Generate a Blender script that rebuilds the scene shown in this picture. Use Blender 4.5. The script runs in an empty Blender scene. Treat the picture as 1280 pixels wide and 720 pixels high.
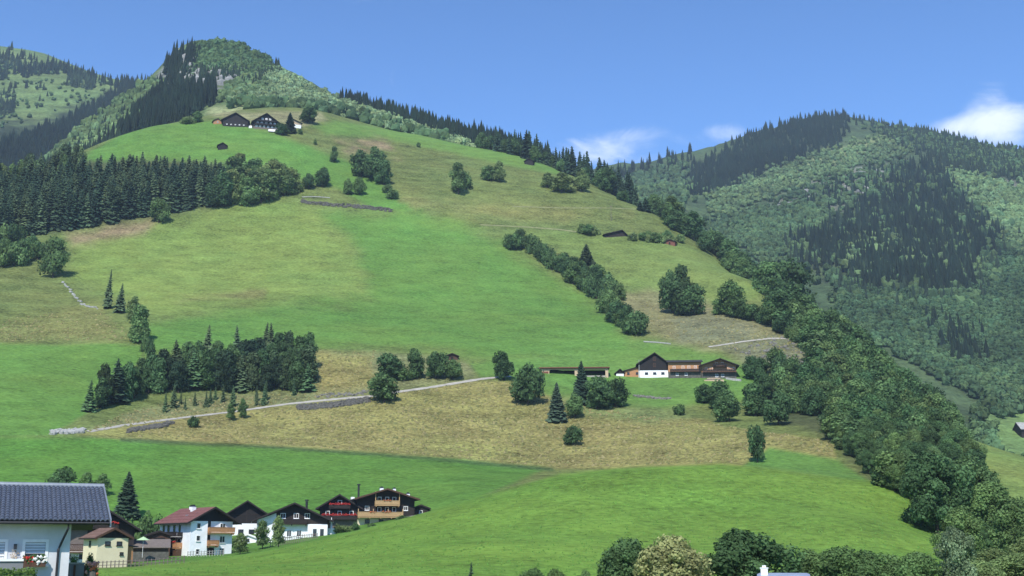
import bpy, math, random
import numpy as np
from mathutils import Vector
random.seed(7); RNG = np.random.default_rng(11)
C = bpy.context.scene.collection
SC = bpy.context.scene
# ------------------------------------------------------------------ camera, sky, sun, exposure
F = 1545.0; HY = 690.0
PITCH = math.atan((HY - 360.0) / F)
cam = bpy.data.cameras.new('camera'); camo = bpy.data.objects.new('camera', cam); C.objects.link(camo)
cam.sensor_width = 36.0; cam.lens = 36.0 * F / 1280.0; cam.clip_start = 0.5; cam.clip_end = 20000
camo.location = (0, 0, 0); camo.rotation_euler = (math.pi / 2 + PITCH, 0, 0)
SC.camera = camo
SUN_AZ, SUN_EL = math.radians(192), math.radians(46)      # compass-style azimuth: from +Y clockwise (0 = straight ahead)
sun = bpy.data.lights.new('sun', 'SUN'); sun.energy = 4.4; sun.angle = math.radians(0.6); sun.color = (1.0, 0.95, 0.87)
suno = bpy.data.objects.new('sun', sun); C.objects.link(suno)
sd = Vector((math.sin(SUN_AZ) * math.cos(SUN_EL), math.cos(SUN_AZ) * math.cos(SUN_EL), math.sin(SUN_EL)))
suno.rotation_euler = sd.to_track_quat('Z', 'Y').to_euler()
SC.view_settings.view_transform = 'Standard'; SC.view_settings.look = 'None'
SC.view_settings.exposure = 0.44; SC.view_settings.gamma = 1.0
SC.cycles.max_bounces = 6; SC.cycles.diffuse_bounces = 3; SC.cycles.transparent_max_bounces = 6
SC.cycles.volume_bounces = 0

def px_dir(px, py):
    x = (px - 640.0) / F; y = 1.0; z = (360.0 - py) / F
    c, s = math.cos(PITCH), math.sin(PITCH)
    return x, y * c - z * s, y * s + z * c
def px_at(px, py):
    """pixel of the 1280x720 photograph -> (azimuth, tan elevation)"""
    X, Y, Z = px_dir(px, py)
    return np.arctan2(X, Y), Z / np.hypot(X, Y)
def to_px(X, Y, Z):
    c, s = math.cos(PITCH), math.sin(PITCH)
    f = Y * c + Z * s; u = -Y * s + Z * c
    f = np.where(f < 1e-3, 1e-3, f)
    return 640 + F * X / f, 360 - F * u / f

# ---- world: Nishita sky + procedural clouds by direction
W = bpy.data.worlds.new('World'); SC.world = W; W.use_nodes = True
nt = W.node_tree; nt.nodes.clear()
def N(t, k, **kw):
    n = t.nodes.new(k)
    for a, b in kw.items(): setattr(n, a, b)
    return n
def L(t, a, b): t.links.new(a, b)
def math_n(t, op, a, b=None, c=None, clamp=False):
    n = N(t, 'ShaderNodeMath', operation=op, use_clamp=clamp)
    for i, v in enumerate((a, b, c)):
        if v is None: continue
        if isinstance(v, (int, float)): n.inputs[i].default_value = v
        else: L(t, v, n.inputs[i])
    return n.outputs[0]
sky = N(nt, 'ShaderNodeTexSky', sky_type='NISHITA'); sky.sun_disc = False
sky.sun_elevation = SUN_EL; sky.sun_rotation = SUN_AZ; sky.altitude = 1200; sky.air_density = 1.0; sky.dust_density = 1.4; sky.ozone_density = 3.5
tc = N(nt, 'ShaderNodeTexCoord'); gen = tc.outputs['Generated']
mp = N(nt, 'ShaderNodeMapping'); mp.inputs['Scale'].default_value = (1, 1, 2.2); L(nt, gen, mp.inputs['Vector'])
n1 = N(nt, 'ShaderNodeTexNoise'); n1.inputs['Scale'].default_value = 14.0; n1.inputs['Detail'].default_value = 10; n1.inputs['Roughness'].default_value = 0.60; n1.inputs['Distortion'].default_value = 0.7
L(nt, mp.outputs[0], n1.inputs['Vector'])
def spot(px, py, sx, sy, amp):
    X, Y, Z = px_dir(px, py); v = Vector((X, Y, Z)).normalized()
    r = Vector((v.y, -v.x, 0)).normalized(); u = r.cross(v).normalized()
    def dot(w):
        n = N(nt, 'ShaderNodeVectorMath', operation='DOT_PRODUCT'); L(nt, gen, n.inputs[0]); n.inputs[1].default_value = w; return n.outputs['Value']
    a = math_n(nt, 'DIVIDE', dot(r), sx / F); b = math_n(nt, 'DIVIDE', dot(u), sy / F)
    q = math_n(nt, 'ADD', math_n(nt, 'MULTIPLY', a, a), math_n(nt, 'MULTIPLY', b, b))
    g = math_n(nt, 'POWER', 2.718, math_n(nt, 'MULTIPLY', q, -1.0))
    front = math_n(nt, 'GREATER_THAN', dot(v), 0.0)
    return math_n(nt, 'MULTIPLY', math_n(nt, 'MULTIPLY', g, front), amp)
spots = [(778, 184, 118, 34, .43), (1272, 164, 52, 34, .38), (1200, 158, 64, 16, .34), (1240, 124, 34, 38, .34), (915, 164, 34, 11, .15), (908, 134, 18, 9, .10), (1172, 122, 20, 10, .10)]
bias = None
for s_ in spots:
    o_ = spot(*s_); bias = o_ if bias is None else math_n(nt, 'ADD', bias, o_)
# fair-weather cloud field for the rest of the sky: broad noise decides where clouds may form
n2 = N(nt, 'ShaderNodeTexNoise'); n2.inputs['Scale'].default_value = 1.7; n2.inputs['Detail'].default_value = 2; L(nt, mp.outputs[0], n2.inputs['Vector'])
broad = math_n(nt, 'MULTIPLY', math_n(nt, 'SUBTRACT', n2.outputs['Fac'], 0.60, clamp=True), 1.0)
val = math_n(nt, 'ADD', math_n(nt, 'ADD', n1.outputs['Fac'], bias), broad)
mr = N(nt, 'ShaderNodeMapRange', interpolation_type='SMOOTHSTEP'); mr.inputs['From Min'].default_value = 0.70; mr.inputs['From Max'].default_value = 1.22
L(nt, val, mr.inputs['Value'])
skyc = N(nt, 'ShaderNodeMix', data_type='RGBA', blend_type='MULTIPLY'); skyc.inputs['Factor'].default_value = 1
L(nt, sky.outputs[0], skyc.inputs['A'])
sz = N(nt, 'ShaderNodeSeparateXYZ'); L(nt, gen, sz.inputs[0])          # paler towards the horizon all round, as the air thickens
hz = N(nt, 'ShaderNodeMapRange', interpolation_type='SMOOTHSTEP'); hz.inputs['From Min'].default_value = 0.22; hz.inputs['From Max'].default_value = 0.50; L(nt, sz.outputs['Z'], hz.inputs['Value'])
ht = N(nt, 'ShaderNodeMix', data_type='RGBA'); L(nt, hz.outputs[0], ht.inputs['Factor']); ht.inputs['A'].default_value = (0.78, 1.20, 1.62, 1); ht.inputs['B'].default_value = (0.54, 0.90, 1.28, 1); L(nt, ht.outputs['Result'], skyc.inputs['B'])
mixc = N(nt, 'ShaderNodeMix', data_type='RGBA'); L(nt, math_n(nt, 'MULTIPLY', mr.outputs[0], 0.9), mixc.inputs['Factor'])
L(nt, skyc.outputs['Result'], mixc.inputs['A']); mixc.inputs['B'].default_value = (8.2, 8.8, 9.6, 1)
bg = N(nt, 'ShaderNodeBackground'); bg.inputs['Strength'].default_value = 0.115; L(nt, mixc.outputs['Result'], bg.inputs['Color'])
wo = N(nt, 'ShaderNodeOutputWorld'); L(nt, bg.outputs[0], wo.inputs['Surface'])

# ------------------------------------------------------------------ materials
MATS = {}
def new_mat(name):
    m = bpy.data.materials.new(name); m.use_nodes = True; MATS[name] = m
    t = m.node_tree; b = t.nodes['Principled BSDF']; return m, t, b
def pm(name, col, rough=0.8, scale=3.0, amt=0.25, bump=0.0, stretch=(1, 1, 1), spec=0.3, metal=0.0, detail=4):
    """procedural material: base colour broken up by noise in object space"""
    m, t, b = new_mat(name)
    co = N(t, 'ShaderNodeTexCoord'); mpn = N(t, 'ShaderNodeMapping'); mpn.inputs['Scale'].default_value = stretch
    L(t, co.outputs['Object'], mpn.inputs['Vector'])
    n = N(t, 'ShaderNodeTexNoise'); n.inputs['Scale'].default_value = scale; n.inputs['Detail'].default_value = detail; n.inputs['Roughness'].default_value = 0.65
    L(t, mpn.outputs[0], n.inputs['Vector'])
    r = N(t, 'ShaderNodeMapRange'); r.inputs['From Min'].default_value = 0.3; r.inputs['From Max'].default_value = 0.7
    r.inputs['To Min'].default_value = 1 - amt; r.inputs['To Max'].default_value = 1 + amt; L(t, n.outputs['Fac'], r.inputs['Value'])
    mu = N(t, 'ShaderNodeVectorMath', operation='SCALE'); mu.inputs[0].default_value = col[:3]; L(t, r.outputs[0], mu.inputs['Scale'])
    L(t, mu.outputs[0], b.inputs['Base Color'])
    b.inputs['Roughness'].default_value = rough; b.inputs['Specular IOR Level'].default_value = spec; b.inputs['Metallic'].default_value = metal
    if bump:
        bp = N(t, 'ShaderNodeBump'); bp.inputs['Strength'].default_value = bump; bp.inputs['Distance'].default_value = 0.05
        L(t, n.outputs['Fac'], bp.inputs['Height']); L(t, bp.outputs[0], b.inputs['Normal'])
    return m
def leaf_mat(name, var=0.35, hue=0.06, trans=0.25):
    """foliage: object colour x per-leaf tint, with a little light coming through"""
    m, t, b = new_mat(name)
    oi = N(t, 'ShaderNodeObjectInfo'); at = N(t, 'ShaderNodeAttribute', attribute_name='tint')
    s = N(t, 'ShaderNodeVectorMath', operation='MULTIPLY'); L(t, oi.outputs['Color'], s.inputs[0]); L(t, at.outputs['Color'], s.inputs[1])
    L(t, s.outputs[0], b.inputs['Base Color']); b.inputs['Roughness'].default_value = 0.75; b.inputs['Specular IOR Level'].default_value = 0.15
    tr = N(t, 'ShaderNodeBsdfTranslucent'); L(t, s.outputs[0], tr.inputs['Color'])
    mx = N(t, 'ShaderNodeMixShader'); mx.inputs[0].default_value = trans
    L(t, b.outputs[0], mx.inputs[1]); L(t, tr.outputs[0], mx.inputs[2]); L(t, mx.outputs[0], t.nodes['Material Output'].inputs['Surface'])
    return m
def ground_mat(name, fine=1.0, bump=0.6):
    """turf: painted field colour (attribute) broken up at several scales; alpha of the attribute = how rough/tussocky"""
    m, t, b = new_mat(name)
    at = N(t, 'ShaderNodeAttribute', attribute_name='field')
    co = N(t, 'ShaderNodeTexCoord')
    def noise(scale, detail, st=(1, 1, 1), rough=0.6):
        mpn = N(t, 'ShaderNodeMapping'); mpn.inputs['Scale'].default_value = st; L(t, co.outputs['Object'], mpn.inputs['Vector'])
        n = N(t, 'ShaderNodeTexNoise'); n.inputs['Scale'].default_value = scale; n.inputs['Detail'].default_value = detail; n.inputs['Roughness'].default_value = rough
        L(t, mpn.outputs[0], n.inputs['Vector']); return n.outputs['Fac']
    a1 = noise(0.011 * fine, 5); a2 = noise(0.11 * fine, 5, (0.8, 1, 1.3)); a3 = noise(0.9 * fine, 4, (0.85, 1, 1.3), 0.72)
    def amp(v, k):  # (v-.5)*k
        return math_n(t, 'MULTIPLY', math_n(t, 'SUBTRACT', v, 0.5), k)
    rgh = at.outputs['Alpha']
    k2 = math_n(t, 'MULTIPLY_ADD', rgh, 1.0, 0.75); k3 = math_n(t, 'MULTIPLY_ADD', rgh, 1.6, 1.5)
    s = math_n(t, 'ADD', amp(a1, 0.75), math_n(t, 'ADD', amp(a2, k2), amp(a3, k3)))
    # contour streaks left by mowing and grazing, darker weeds, pale flower heads
    a4 = noise(0.35 * fine, 4, (0.05, 0.25, 2.2)); s = math_n(t, 'ADD', s, amp(a4, math_n(t, 'MULTIPLY_ADD', rgh, 0.42, 0.15)))
    a5 = noise(0.42 * fine, 3, (0.8, 1, 1.6), 0.7); weed = math_n(t, 'MULTIPLY', math_n(t, 'SUBTRACT', a5, 0.61, clamp=True), -3.2)
    a6 = noise(0.8 * fine, 2, (1, 1, 1.4), 0.7); a7 = noise(0.03 * fine, 3)
    fl = math_n(t, 'MULTIPLY', math_n(t, 'SUBTRACT', a6, 0.60, clamp=True), math_n(t, 'MULTIPLY', math_n(t, 'SUBTRACT', a7, 0.48, clamp=True), 30.0))
    s = math_n(t, 'ADD', s, math_n(t, 'ADD', weed, fl))
    f = math_n(t, 'MAXIMUM', math_n(t, 'ADD', s, 1.0), 0.25)
    mu = N(t, 'ShaderNodeVectorMath', operation='SCALE'); L(t, at.outputs['Color'], mu.inputs[0]); L(t, f, mu.inputs['Scale'])
    # hue wander between yellower and bluer turf
    hs = N(t, 'ShaderNodeHueSaturation'); L(t, mu.outputs[0], hs.inputs['Color'])
    L(t, math_n(t, 'ADD', 0.5, amp(noise(0.03 * fine, 6), math_n(t, 'MULTIPLY_ADD', rgh, 0.05, 0.045))), hs.inputs['Hue'])
    L(t, hs.outputs[0], b.inputs['Base Color']); b.inputs['Roughness'].default_value = 0.9; b.inputs['Specular IOR Level'].default_value = 0.1
    bp = N(t, 'ShaderNodeBump'); bp.inputs['Strength'].default_value = bump; bp.inputs['Distance'].default_value = 1.0
    hgt = math_n(t, 'ADD', math_n(t, 'MULTIPLY', a3, math_n(t, 'MULTIPLY_ADD', rgh, 0.9, 0.22)), math_n(t, 'MULTIPLY', a2, math_n(t, 'MULTIPLY_ADD', rgh, 2.0, 0.5)))
    L(t, hgt, bp.inputs['Height']); L(t, bp.outputs[0], b.inputs['Normal'])
    return m
pm('white_plaster', (.84, .85, .86), .9, .6, .10)
pm('cream_plaster', (.72, .64, .42), .9, 1.2, .07)
pm('pale_cream_plaster', (.70, .60, .42), .9, 1.2, .08)
pm('grey_plaster', (.60, .61, .63), .9, .7, .13)
pm('dark_timber', (.026, .020, .018), .75, 6, .45, .4, (4, 4, .25))
pm('black_timber', (.016, .014, .014), .75, 6, .45, .4, (4, 4, .25))
pm('brown_timber', (.085, .045, .028), .75, 6, .4, .4, (4, 4, .25))
pm('orange_timber', (.42, .215, .10), .7, 6, .3, .3, (4, 4, .25))
pm('honey_timber', (.46, .30, .15), .7, 6, .25, .3, (.3, 4, 4))
pm('pale_timber', (.50, .38, .25), .8, 5, .3, .3, (.3, 4, 4))
pm('red_timber', (.17, .062, .04), .7, 6, .3, .3, (.3, 4, 4))
pm('weathered_timber', (.17, .14, .12), .85, 6, .4, .4, (.3, 4, 4))
pm('red_roof', (.175, .075, .066), .8, 2.5, .3, .3)
pm('dark_roof', (.050, .047, .048), .75, 2.0, .35, .3)
pm('grey_roof', (.16, .155, .15), .8, 2.0, .35, .3)
pm('brown_roof', (.16, .095, .07), .8, 2.0, .35, .3)
pm('slate_tile', (.085, .098, .130), .42, 7.0, .48, .1, spec=.5)
pm('mid_grey_render', (.20, .205, .215), .9, 1.5, .07)
pm('zinc', (.24, .27, .30), .5, 3, .15, metal=.3, spec=.5)
pm('dark_metal', (.030, .030, .034), .45, 3, .2, metal=.3, spec=.5)
pm('blue_sheet', (.38, .43, .52), .35, 1, .1, metal=.4)
pm('glass', (.030, .036, .045), .12, 2, .3, spec=.6)
pm('blind', (.62, .65, .66), .6, 3, .05)
pm('white_paint', (.80, .80, .79), .5, 3, .05)
pm('red_flower', (.45, .035, .03), .8, 20, .4)
pm('orange_flower', (.55, .16, .06), .8, 20, .4)
pm('pink_flower', (.62, .30, .25), .8, 20, .3)
pm('white_flower', (.80, .80, .76), .8, 20, .1)
pm('stone', (.18, .172, .15), .9, 1.5, .35, .5)
pm('pale_stone', (.34, .34, .32), .9, 1.5, .25, .5)
pm('dark_stone', (.100, .096, .082), .9, 1.5, .4, .5)
pm('track_gravel', (.36, .34, .29), .95, .6, .2, .3)
pm('bark', (.075, .058, .045), .95, 8, .4, .6, (1, 1, .3))
pm('pale_bark', (.32, .30, .27), .9, 8, .3, .3)
leaf_mat('leaves', trans=.32); leaf_mat('needles', trans=.10)
ground_mat('turf'); ground_mat('mountain_ground', .35, .8)

# ------------------------------------------------------------------ mesh helpers
class MB:
    def __init__(s): s.v = []; s.f = []; s.m = []
    def face(s, pts, mi=0):
        i = len(s.v); s.v += [tuple(p) for p in pts]; s.f.append(tuple(range(i, i + len(pts)))); s.m.append(mi); return s
    def hexa(s, p, mi=0):   # p: 8 corners, bottom ring then top ring
        i = len(s.v); s.v += [tuple(q) for q in p]
        for q in ((3, 2, 1, 0), (4, 5, 6, 7), (0, 1, 5, 4), (1, 2, 6, 5), (2, 3, 7, 6), (3, 0, 4, 7)):
            s.f.append(tuple(i + k for k in q)); s.m.append(mi)
        return s
    def box(s, x0, y0, z0, x1, y1, z1, mi=0):
        x0, x1 = sorted((x0, x1)); y0, y1 = sorted((y0, y1)); z0, z1 = sorted((z0, z1))
        return s.hexa(((x0, y0, z0), (x1, y0, z0), (x1, y1, z0), (x0, y1, z0), (x0, y0, z1), (x1, y0, z1), (x1, y1, z1), (x0, y1, z1)), mi)
    def prism(s, poly, y0, y1, mi=0, mtop=None):   # poly in (x,z), counter-clockwise seen from -y
        i = len(s.v); n = len(poly)
        s.v += [(x, y0, z) for x, z in poly] + [(x, y1, z) for x, z in poly]
        s.f.append(tuple(range(i, i + n))); s.m.append(mi)
        s.f.append(tuple(range(i + 2 * n - 1, i + n - 1, -1))); s.m.append(mi)
        for k in range(n):
            j = (k + 1) % n; a, b = poly[k], poly[j]
            s.f.append((i + j, i + k, i + n + k, i + n + j)); up = (a[0] - b[0]) > 1e-6
            s.m.append(mtop if (mtop is not None and up) else mi)
        return s
    def tube(s, pts, rad, n=6, mi=0, cap=True):
        pts = [Vector(p) for p in pts]; i0 = len(s.v)
        for k, p in enumerate(pts):
            d = (pts[min(k + 1, len(pts) - 1)] - pts[max(k - 1, 0)]).normalized()
            a = d.cross(Vector((0, 0, 1)) if abs(d.z) < .9 else Vector((1, 0, 0))).normalized(); b = d.cross(a)
            r = rad[k] if isinstance(rad, (list, tuple)) else rad
            s.v += [tuple(p + (a * math.cos(2 * math.pi * q / n) + b * math.sin(2 * math.pi * q / n)) * r) for q in range(n)]
        for k in range(len(pts) - 1):
            for q in range(n):
                a = i0 + k * n + q; b = i0 + k * n + (q + 1) % n
                s.f.append((a, b, b + n, a + n)); s.m.append(mi)
        if cap:
            s.f.append(tuple(i0 + q for q in reversed(range(n)))); s.m.append(mi)
            s.f.append(tuple(i0 + (len(pts) - 1) * n + q for q in range(n))); s.m.append(mi)
        return s
    def mesh(s, name, mats):
        me = bpy.data.meshes.new(name); me.from_pydata(s.v, [], s.f); me.update()
        for m in (mats if isinstance(mats, (list, tuple)) else [mats]): me.materials.append(MATS[m])
        if max(s.m, default=0) > 0: me.polygons.foreach_set('material_index', s.m)
        return me
    def obj(s, name, mats, parent=None): return link(name, s.mesh(name, mats), parent)
def link(name, data, parent=None):
    o = bpy.data.objects.new(name, data); C.objects.link(o)
    if parent: o.parent = parent
    return o
def tag(o, label=None, cat=None, group=None, kind=None):
    if label: o['label'] = label
    if cat: o['category'] = cat
    if group: o['group'] = group
    if kind: o['kind'] = kind
    return o
def thing(name, label, cat, loc, rz=0, group=None):
    o = bpy.data.objects.new(name, None); C.objects.link(o); o.location = loc; o.rotation_euler = (0, 0, rz); o.empty_display_size = .5
    return tag(o, label, cat, group)
def np_mesh(name, V, faces, mat, attr=None, aname='tint', smooth=False):
    """V (n,3); faces: int array (m,3) or (m,4)"""
    me = bpy.data.meshes.new(name); k = faces.shape[1]
    me.vertices.add(len(V)); me.vertices.foreach_set('co', np.ascontiguousarray(V, dtype=np.float32).ravel())
    me.loops.add(faces.size); me.loops.foreach_set('vertex_index', np.ascontiguousarray(faces, dtype=np.int32).ravel())
    me.polygons.add(len(faces)); me.polygons.foreach_set('loop_start', np.arange(0, faces.size, k, dtype=np.int32))
    me.polygons.foreach_set('loop_total', np.full(len(faces), k, dtype=np.int32))
    me.polygons.foreach_set('use_smooth', np.full(len(faces), smooth, dtype=bool))
    me.update(calc_edges=True); me.materials.append(MATS[mat])
    if attr is not None:
        a = me.attributes.new(aname, 'FLOAT_COLOR', 'POINT'); A4 = np.ones((len(V), 4), np.float32); A4[:, :attr.shape[1]] = attr
        a.data.foreach_set('color', A4.ravel())
    return me

# ------------------------------------------------------------------ terrain
def vnoise(x, y, seed=0):
    xi = np.floor(x).astype(np.int64); yi = np.floor(y).astype(np.int64); fx = x - xi; fy = y - yi
    fx = fx * fx * fx * (fx * (fx * 6 - 15) + 10); fy = fy * fy * fy * (fy * (fy * 6 - 15) + 10)
    def h(a, b):
        n = (a * 374761393 + b * 668265263 + seed * 2147483647) & 0x7fffffff
        n = ((n ^ (n >> 13)) * 1274126177) & 0x7fffffff
        return ((n ^ (n >> 16)) & 0xffff) / 65535.0
    return (h(xi, yi) * (1 - fx) + h(xi + 1, yi) * fx) * (1 - fy) + (h(xi, yi + 1) * (1 - fx) + h(xi + 1, yi + 1) * fx) * fy
def fbm(x, y, oct=4, seed=0):
    s = 0; a = 1; tot = 0
    for o in range(oct):
        s = s + a * (vnoise(x * 2 ** o, y * 2 ** o, seed + o * 17) - .5); tot += a; a *= .5
    return s / tot
class Land:
    """height field over (azimuth, log distance): a thin-plate spline through points read off the photograph at guessed distances"""
    def __init__(s, ctrl, az, d, amp, wave, smooth=2e-4, near=None, seed=1):
        P = [];
        for px, py, dd in ctrl:
            a, t = px_at(px, py); P.append((a, math.log(dd), t))
        P = np.array(P); s.P = P
        X = P[:, :2]; n = len(X)
        K = s.phi(np.linalg.norm(X[:, None] - X[None], axis=2)) + np.eye(n) * smooth
        Q = np.c_[np.ones(n), X]; A = np.zeros((n + 3, n + 3)); A[:n, :n] = K; A[:n, n:] = Q; A[n:, :n] = Q.T
        w = np.linalg.solve(A, np.r_[P[:, 2], 0, 0, 0])
        s.az = az; s.d = d; lo, hi = X[:, 0].min(), X[:, 0].max()
        ga, gd = np.meshgrid(np.clip(az, lo, hi), np.log(d), indexing='ij')
        G = np.c_[ga.ravel(), gd.ravel()]; T = np.empty(len(G))
        for i in range(0, len(G), 20000):
            g = G[i:i + 20000]
            T[i:i + 20000] = s.phi(np.linalg.norm(g[:, None] - X[None], axis=2)) @ w[:n] + np.c_[np.ones(len(g)), g] @ w[n:]
        T = T.reshape(len(az), len(d))
        if near is not None: T = near(az[:, None], d[None, :], T)
        Xw = np.sin(az)[:, None] * d[None]; Yw = np.cos(az)[:, None] * d[None]
        s.X, s.Y = Xw, Yw
        k = np.clip((d - 60) / 120, 0, 1)[None]
        z = T * d[None] + k * amp * (fbm(Xw / wave, Yw / wave, 5, seed) * 2)
        s.Z = z; s.T = z / d[None]
    @staticmethod
    def phi(r): return np.where(r > 1e-9, r * r * np.log(r + 1e-12), 0)
    def col(s, a):
        f = np.interp(a, s.az, np.arange(len(s.az))); i = min(int(f), len(s.az) - 2); f -= i
        return s.T[i] * (1 - f) + s.T[i + 1] * f
    def z(s, a, d): return float(np.interp(math.log(d), np.log(s.d), s.col(a))) * d
    def hit(s, px, py, dmin=0):
        """first ground point seen through a pixel of the photograph; None when the pixel is sky"""
        a, t = px_at(px, py); c = s.col(a)
        j = np.nonzero((c >= t) & (s.d > dmin))[0]
        if not len(j): return None
        j = j[0]
        if j == 0: d = s.d[0]
        else:
            u = (t - c[j - 1]) / (c[j] - c[j - 1] + 1e-12); u = min(max(u, 0), 1); d = s.d[j - 1] + u * (s.d[j] - s.d[j - 1])
        return Vector((math.sin(a) * d, math.cos(a) * d, t * d)), d
    def at(s, px, d, py=600):
        a, t = px_at(px, py); return Vector((math.sin(a) * d, math.cos(a) * d, s.z(a, d)))
    def zxy(s, x, y): return s.z(math.atan2(x, y), math.hypot(x, y))
    def build(s, name, mat, colors, skirt):
        na, nd = s.X.shape
        V = np.stack([s.X, s.Y, s.Z], -1)
        V = np.concatenate([V, V[:, -1:, :] * [1.02, 1.02, 0] + [0, 0, skirt]], 1); nd2 = nd + 1
        colors = np.concatenate([colors, colors[:, -1:]], 1)
        i = np.arange(na - 1)[:, None] * nd2 + np.arange(nd2 - 1)[None]
        faces = np.stack([i, i + nd2, i + nd2 + 1, i + 1], -1).reshape(-1, 4)
        me = np_mesh(name, V.reshape(-1, 3), faces, mat, colors.reshape(-1, 4), 'field', True)
        return tag(link(name, me), kind='structure')
def sdf(P, poly):
    """signed distance of pixels to a polygon, positive inside"""
    poly = np.array(poly, float); n = len(poly); d = np.full(len(P), 1e18); ins = np.zeros(len(P), bool)
    for i in range(n):
        a, b = poly[i], poly[(i + 1) % n]; e = b - a; w = P - a
        t = np.clip((w @ e) / (e @ e), 0, 1); q = w - t[:, None] * e
        d = np.minimum(d, (q * q).sum(1))
        c = ((a[1] > P[:, 1]) != (b[1] > P[:, 1])) & (P[:, 0] < (b[0] - a[0]) * (P[:, 1] - a[1]) / (b[1] - a[1] + 1e-12) + a[0])
        ins ^= c
    return np.sqrt(d) * np.where(ins, 1, -1)
def paint(land, base, zones, seed=3):
    px, py = to_px(land.X, land.Y, land.Z); P = np.c_[px.ravel(), py.ravel()]
    col = np.tile(np.array(base, float), (len(P), 1))
    xw, yw = land.X.ravel(), land.Y.ravel()
    wob = fbm(xw / 14, yw / 14, 4, seed)
    for poly, c, soft, wobble in zones:
        bb = np.array(poly); m = (P[:, 0] > bb[:, 0].min() - 30) & (P[:, 0] < bb[:, 0].max() + 30) & (P[:, 1] > bb[:, 1].min() - 30) & (P[:, 1] < bb[:, 1].max() + 30)
        if not m.any(): continue
        s_ = sdf(P[m], poly) + wob[m] * wobble * 2
        w = np.clip(s_ / soft * .5 + .5, 0, 1)[:, None]; w = w * w * (3 - 2 * w)
        col[m] = col[m] * (1 - w) + np.array(c, float) * w
    return col.reshape(*land.X.shape, 4)

# --- the near hillside: meadows, village knoll, farms, up to the first skyline
ctrl = []
for px in (-350, 0, 320, 640, 960, 1280, 1600): ctrl += [(px, 800, 70)]
ctrl += [(-350, 735, 120), (0, 728, 120), (250, 722, 120), (400, 715, 120), (640, 720, 120), (900, 738, 120), (1100, 738, 120), (1280, 745, 120), (1600, 750, 120)]
ctrl += [(200, 701, 185), (330, 692, 170), (400, 700, 150), (640, 685, 145), (640, 650, 172), (900, 690, 150), (900, 640, 180), (1090, 690, 150), (1090, 650, 178), (1170, 690, 165)]
crest = [(330, 690, 195), (400, 679, 190), (470, 661, 193), (530, 643, 195), (580, 626, 198), (640, 610, 200), (700, 592, 205), (800, 584, 210), (900, 581, 215), (1000, 590, 217), (1085, 603, 215), (1140, 612, 213), (1175, 648, 208), (1280, 700, 190)]
ctrl += crest + [(640, 619, 232), (700, 602, 240), (800, 594, 250), (900, 591, 255), (960, 592, 262), (1085, 612, 250)]
ctrl += [(-200, 700, 225), (0, 697, 225), (130, 694, 225), (250, 698, 215), (330, 683, 232), (410, 670, 237), (480, 656, 243), (540, 645, 248)]
ctrl += [(0, 650, 262), (150, 645, 265), (300, 625, 280), (480, 624, 275), (600, 604, 280), (-300, 640, 270)]
ctrl += [(-300, 545, 335), (0, 546, 335), (150, 546, 335), (300, 556, 330), (500, 567, 325), (690, 582, 320), (820, 583, 315), (960, 562, 320), (1040, 573, 305)]
ctrl += [(-300, 490, 385), (0, 490, 385), (160, 500, 385), (300, 503, 388), (440, 493, 392), (600, 474, 408), (720, 470, 420), (820, 471, 424), (920, 473, 425), (1000, 476, 428), (760, 530, 365), (900, 520, 375), (1000, 540, 340)]
ctrl += [(-300, 430, 450), (0, 430, 450), (180, 420, 455), (400, 436, 446), (560, 445, 440), (650, 440, 455), (820, 425, 475), (920, 430, 470), (1010, 450, 455)]
ctrl += [(-300, 340, 570), (0, 340, 570), (100, 345, 565), (300, 350, 560), (500, 350, 560), (700, 372, 555), (800, 370, 570), (900, 382, 562)]
ctrl += [(-300, 290, 640), (0, 290, 640), (100, 290, 635), (300, 255, 665), (420, 256, 662), (500, 263, 655), (620, 290, 640), (750, 292, 655)]
ctrl += [(0, 240, 690), (105, 210, 720), (330, 190, 725), (160, 195, 735), (270, 170, 760), (340, 166, 765), (400, 190, 740), (480, 222, 712), (640, 230, 725), (560, 195, 790), (450, 172, 800)]
sky1 = [(-300, 235, 730), (0, 228, 730), (105, 192, 755), (160, 167, 775), (230, 152, 800), (300, 138, 835), (400, 139, 850), (440, 152, 850), (520, 170, 835), (640, 194, 810), (700, 214, 790), (780, 250, 750), (850, 286, 700), (960, 362, 600), (1000, 400, 545), (1050, 432, 510), (1150, 500, 450), (1280, 585, 400), (1600, 640, 350)]
ctrl += sky1 + [(x, y + 26, d * 1.14) for x, y, d in sky1] + [(x, y + 90, d * 1.34) for x, y, d in sky1]
ctrl += [(1040, 505, 395), (1100, 560, 325), (1110, 505, 395), (1180, 600, 290), (1280, 650, 270)]
def near_fix(a, d, T):
    k = np.clip((d - 62) / 40, 0, 1); k = k * k * (3 - 2 * k); T = T * k + (-5.0 / d) * (1 - k)
    w = np.clip((np.abs(a) - math.radians(36)) / math.radians(50), 0, 1); w = w * w * (3 - 2 * w)
    return T * (1 - w) + (-5.0 / d) * w
AZ = np.radians(np.r_[np.linspace(-179.9, -40, 36, endpoint=False), np.linspace(-40, -25, 40, endpoint=False), np.linspace(-25, 25, 540, endpoint=False), np.linspace(25, 40, 40, endpoint=False), np.linspace(40, 179.9, 37)])
DD = np.r_[np.geomspace(2, 60, 24, endpoint=False), np.geomspace(60, 1120, 430)]
A = Land(ctrl, AZ, DD, 1.5, 42, near=near_fix)
G_BR = (0.125, 0.221, 0.036, 0.16); G_SAT = (0.101, 0.197, 0.040, 0.18); G_BAND = (0.084, 0.181, 0.032, 0.16); DRY = (0.228, 0.212, 0.072, 1.00); YG = (0.157, 0.219, 0.053, 0.40)
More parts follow.
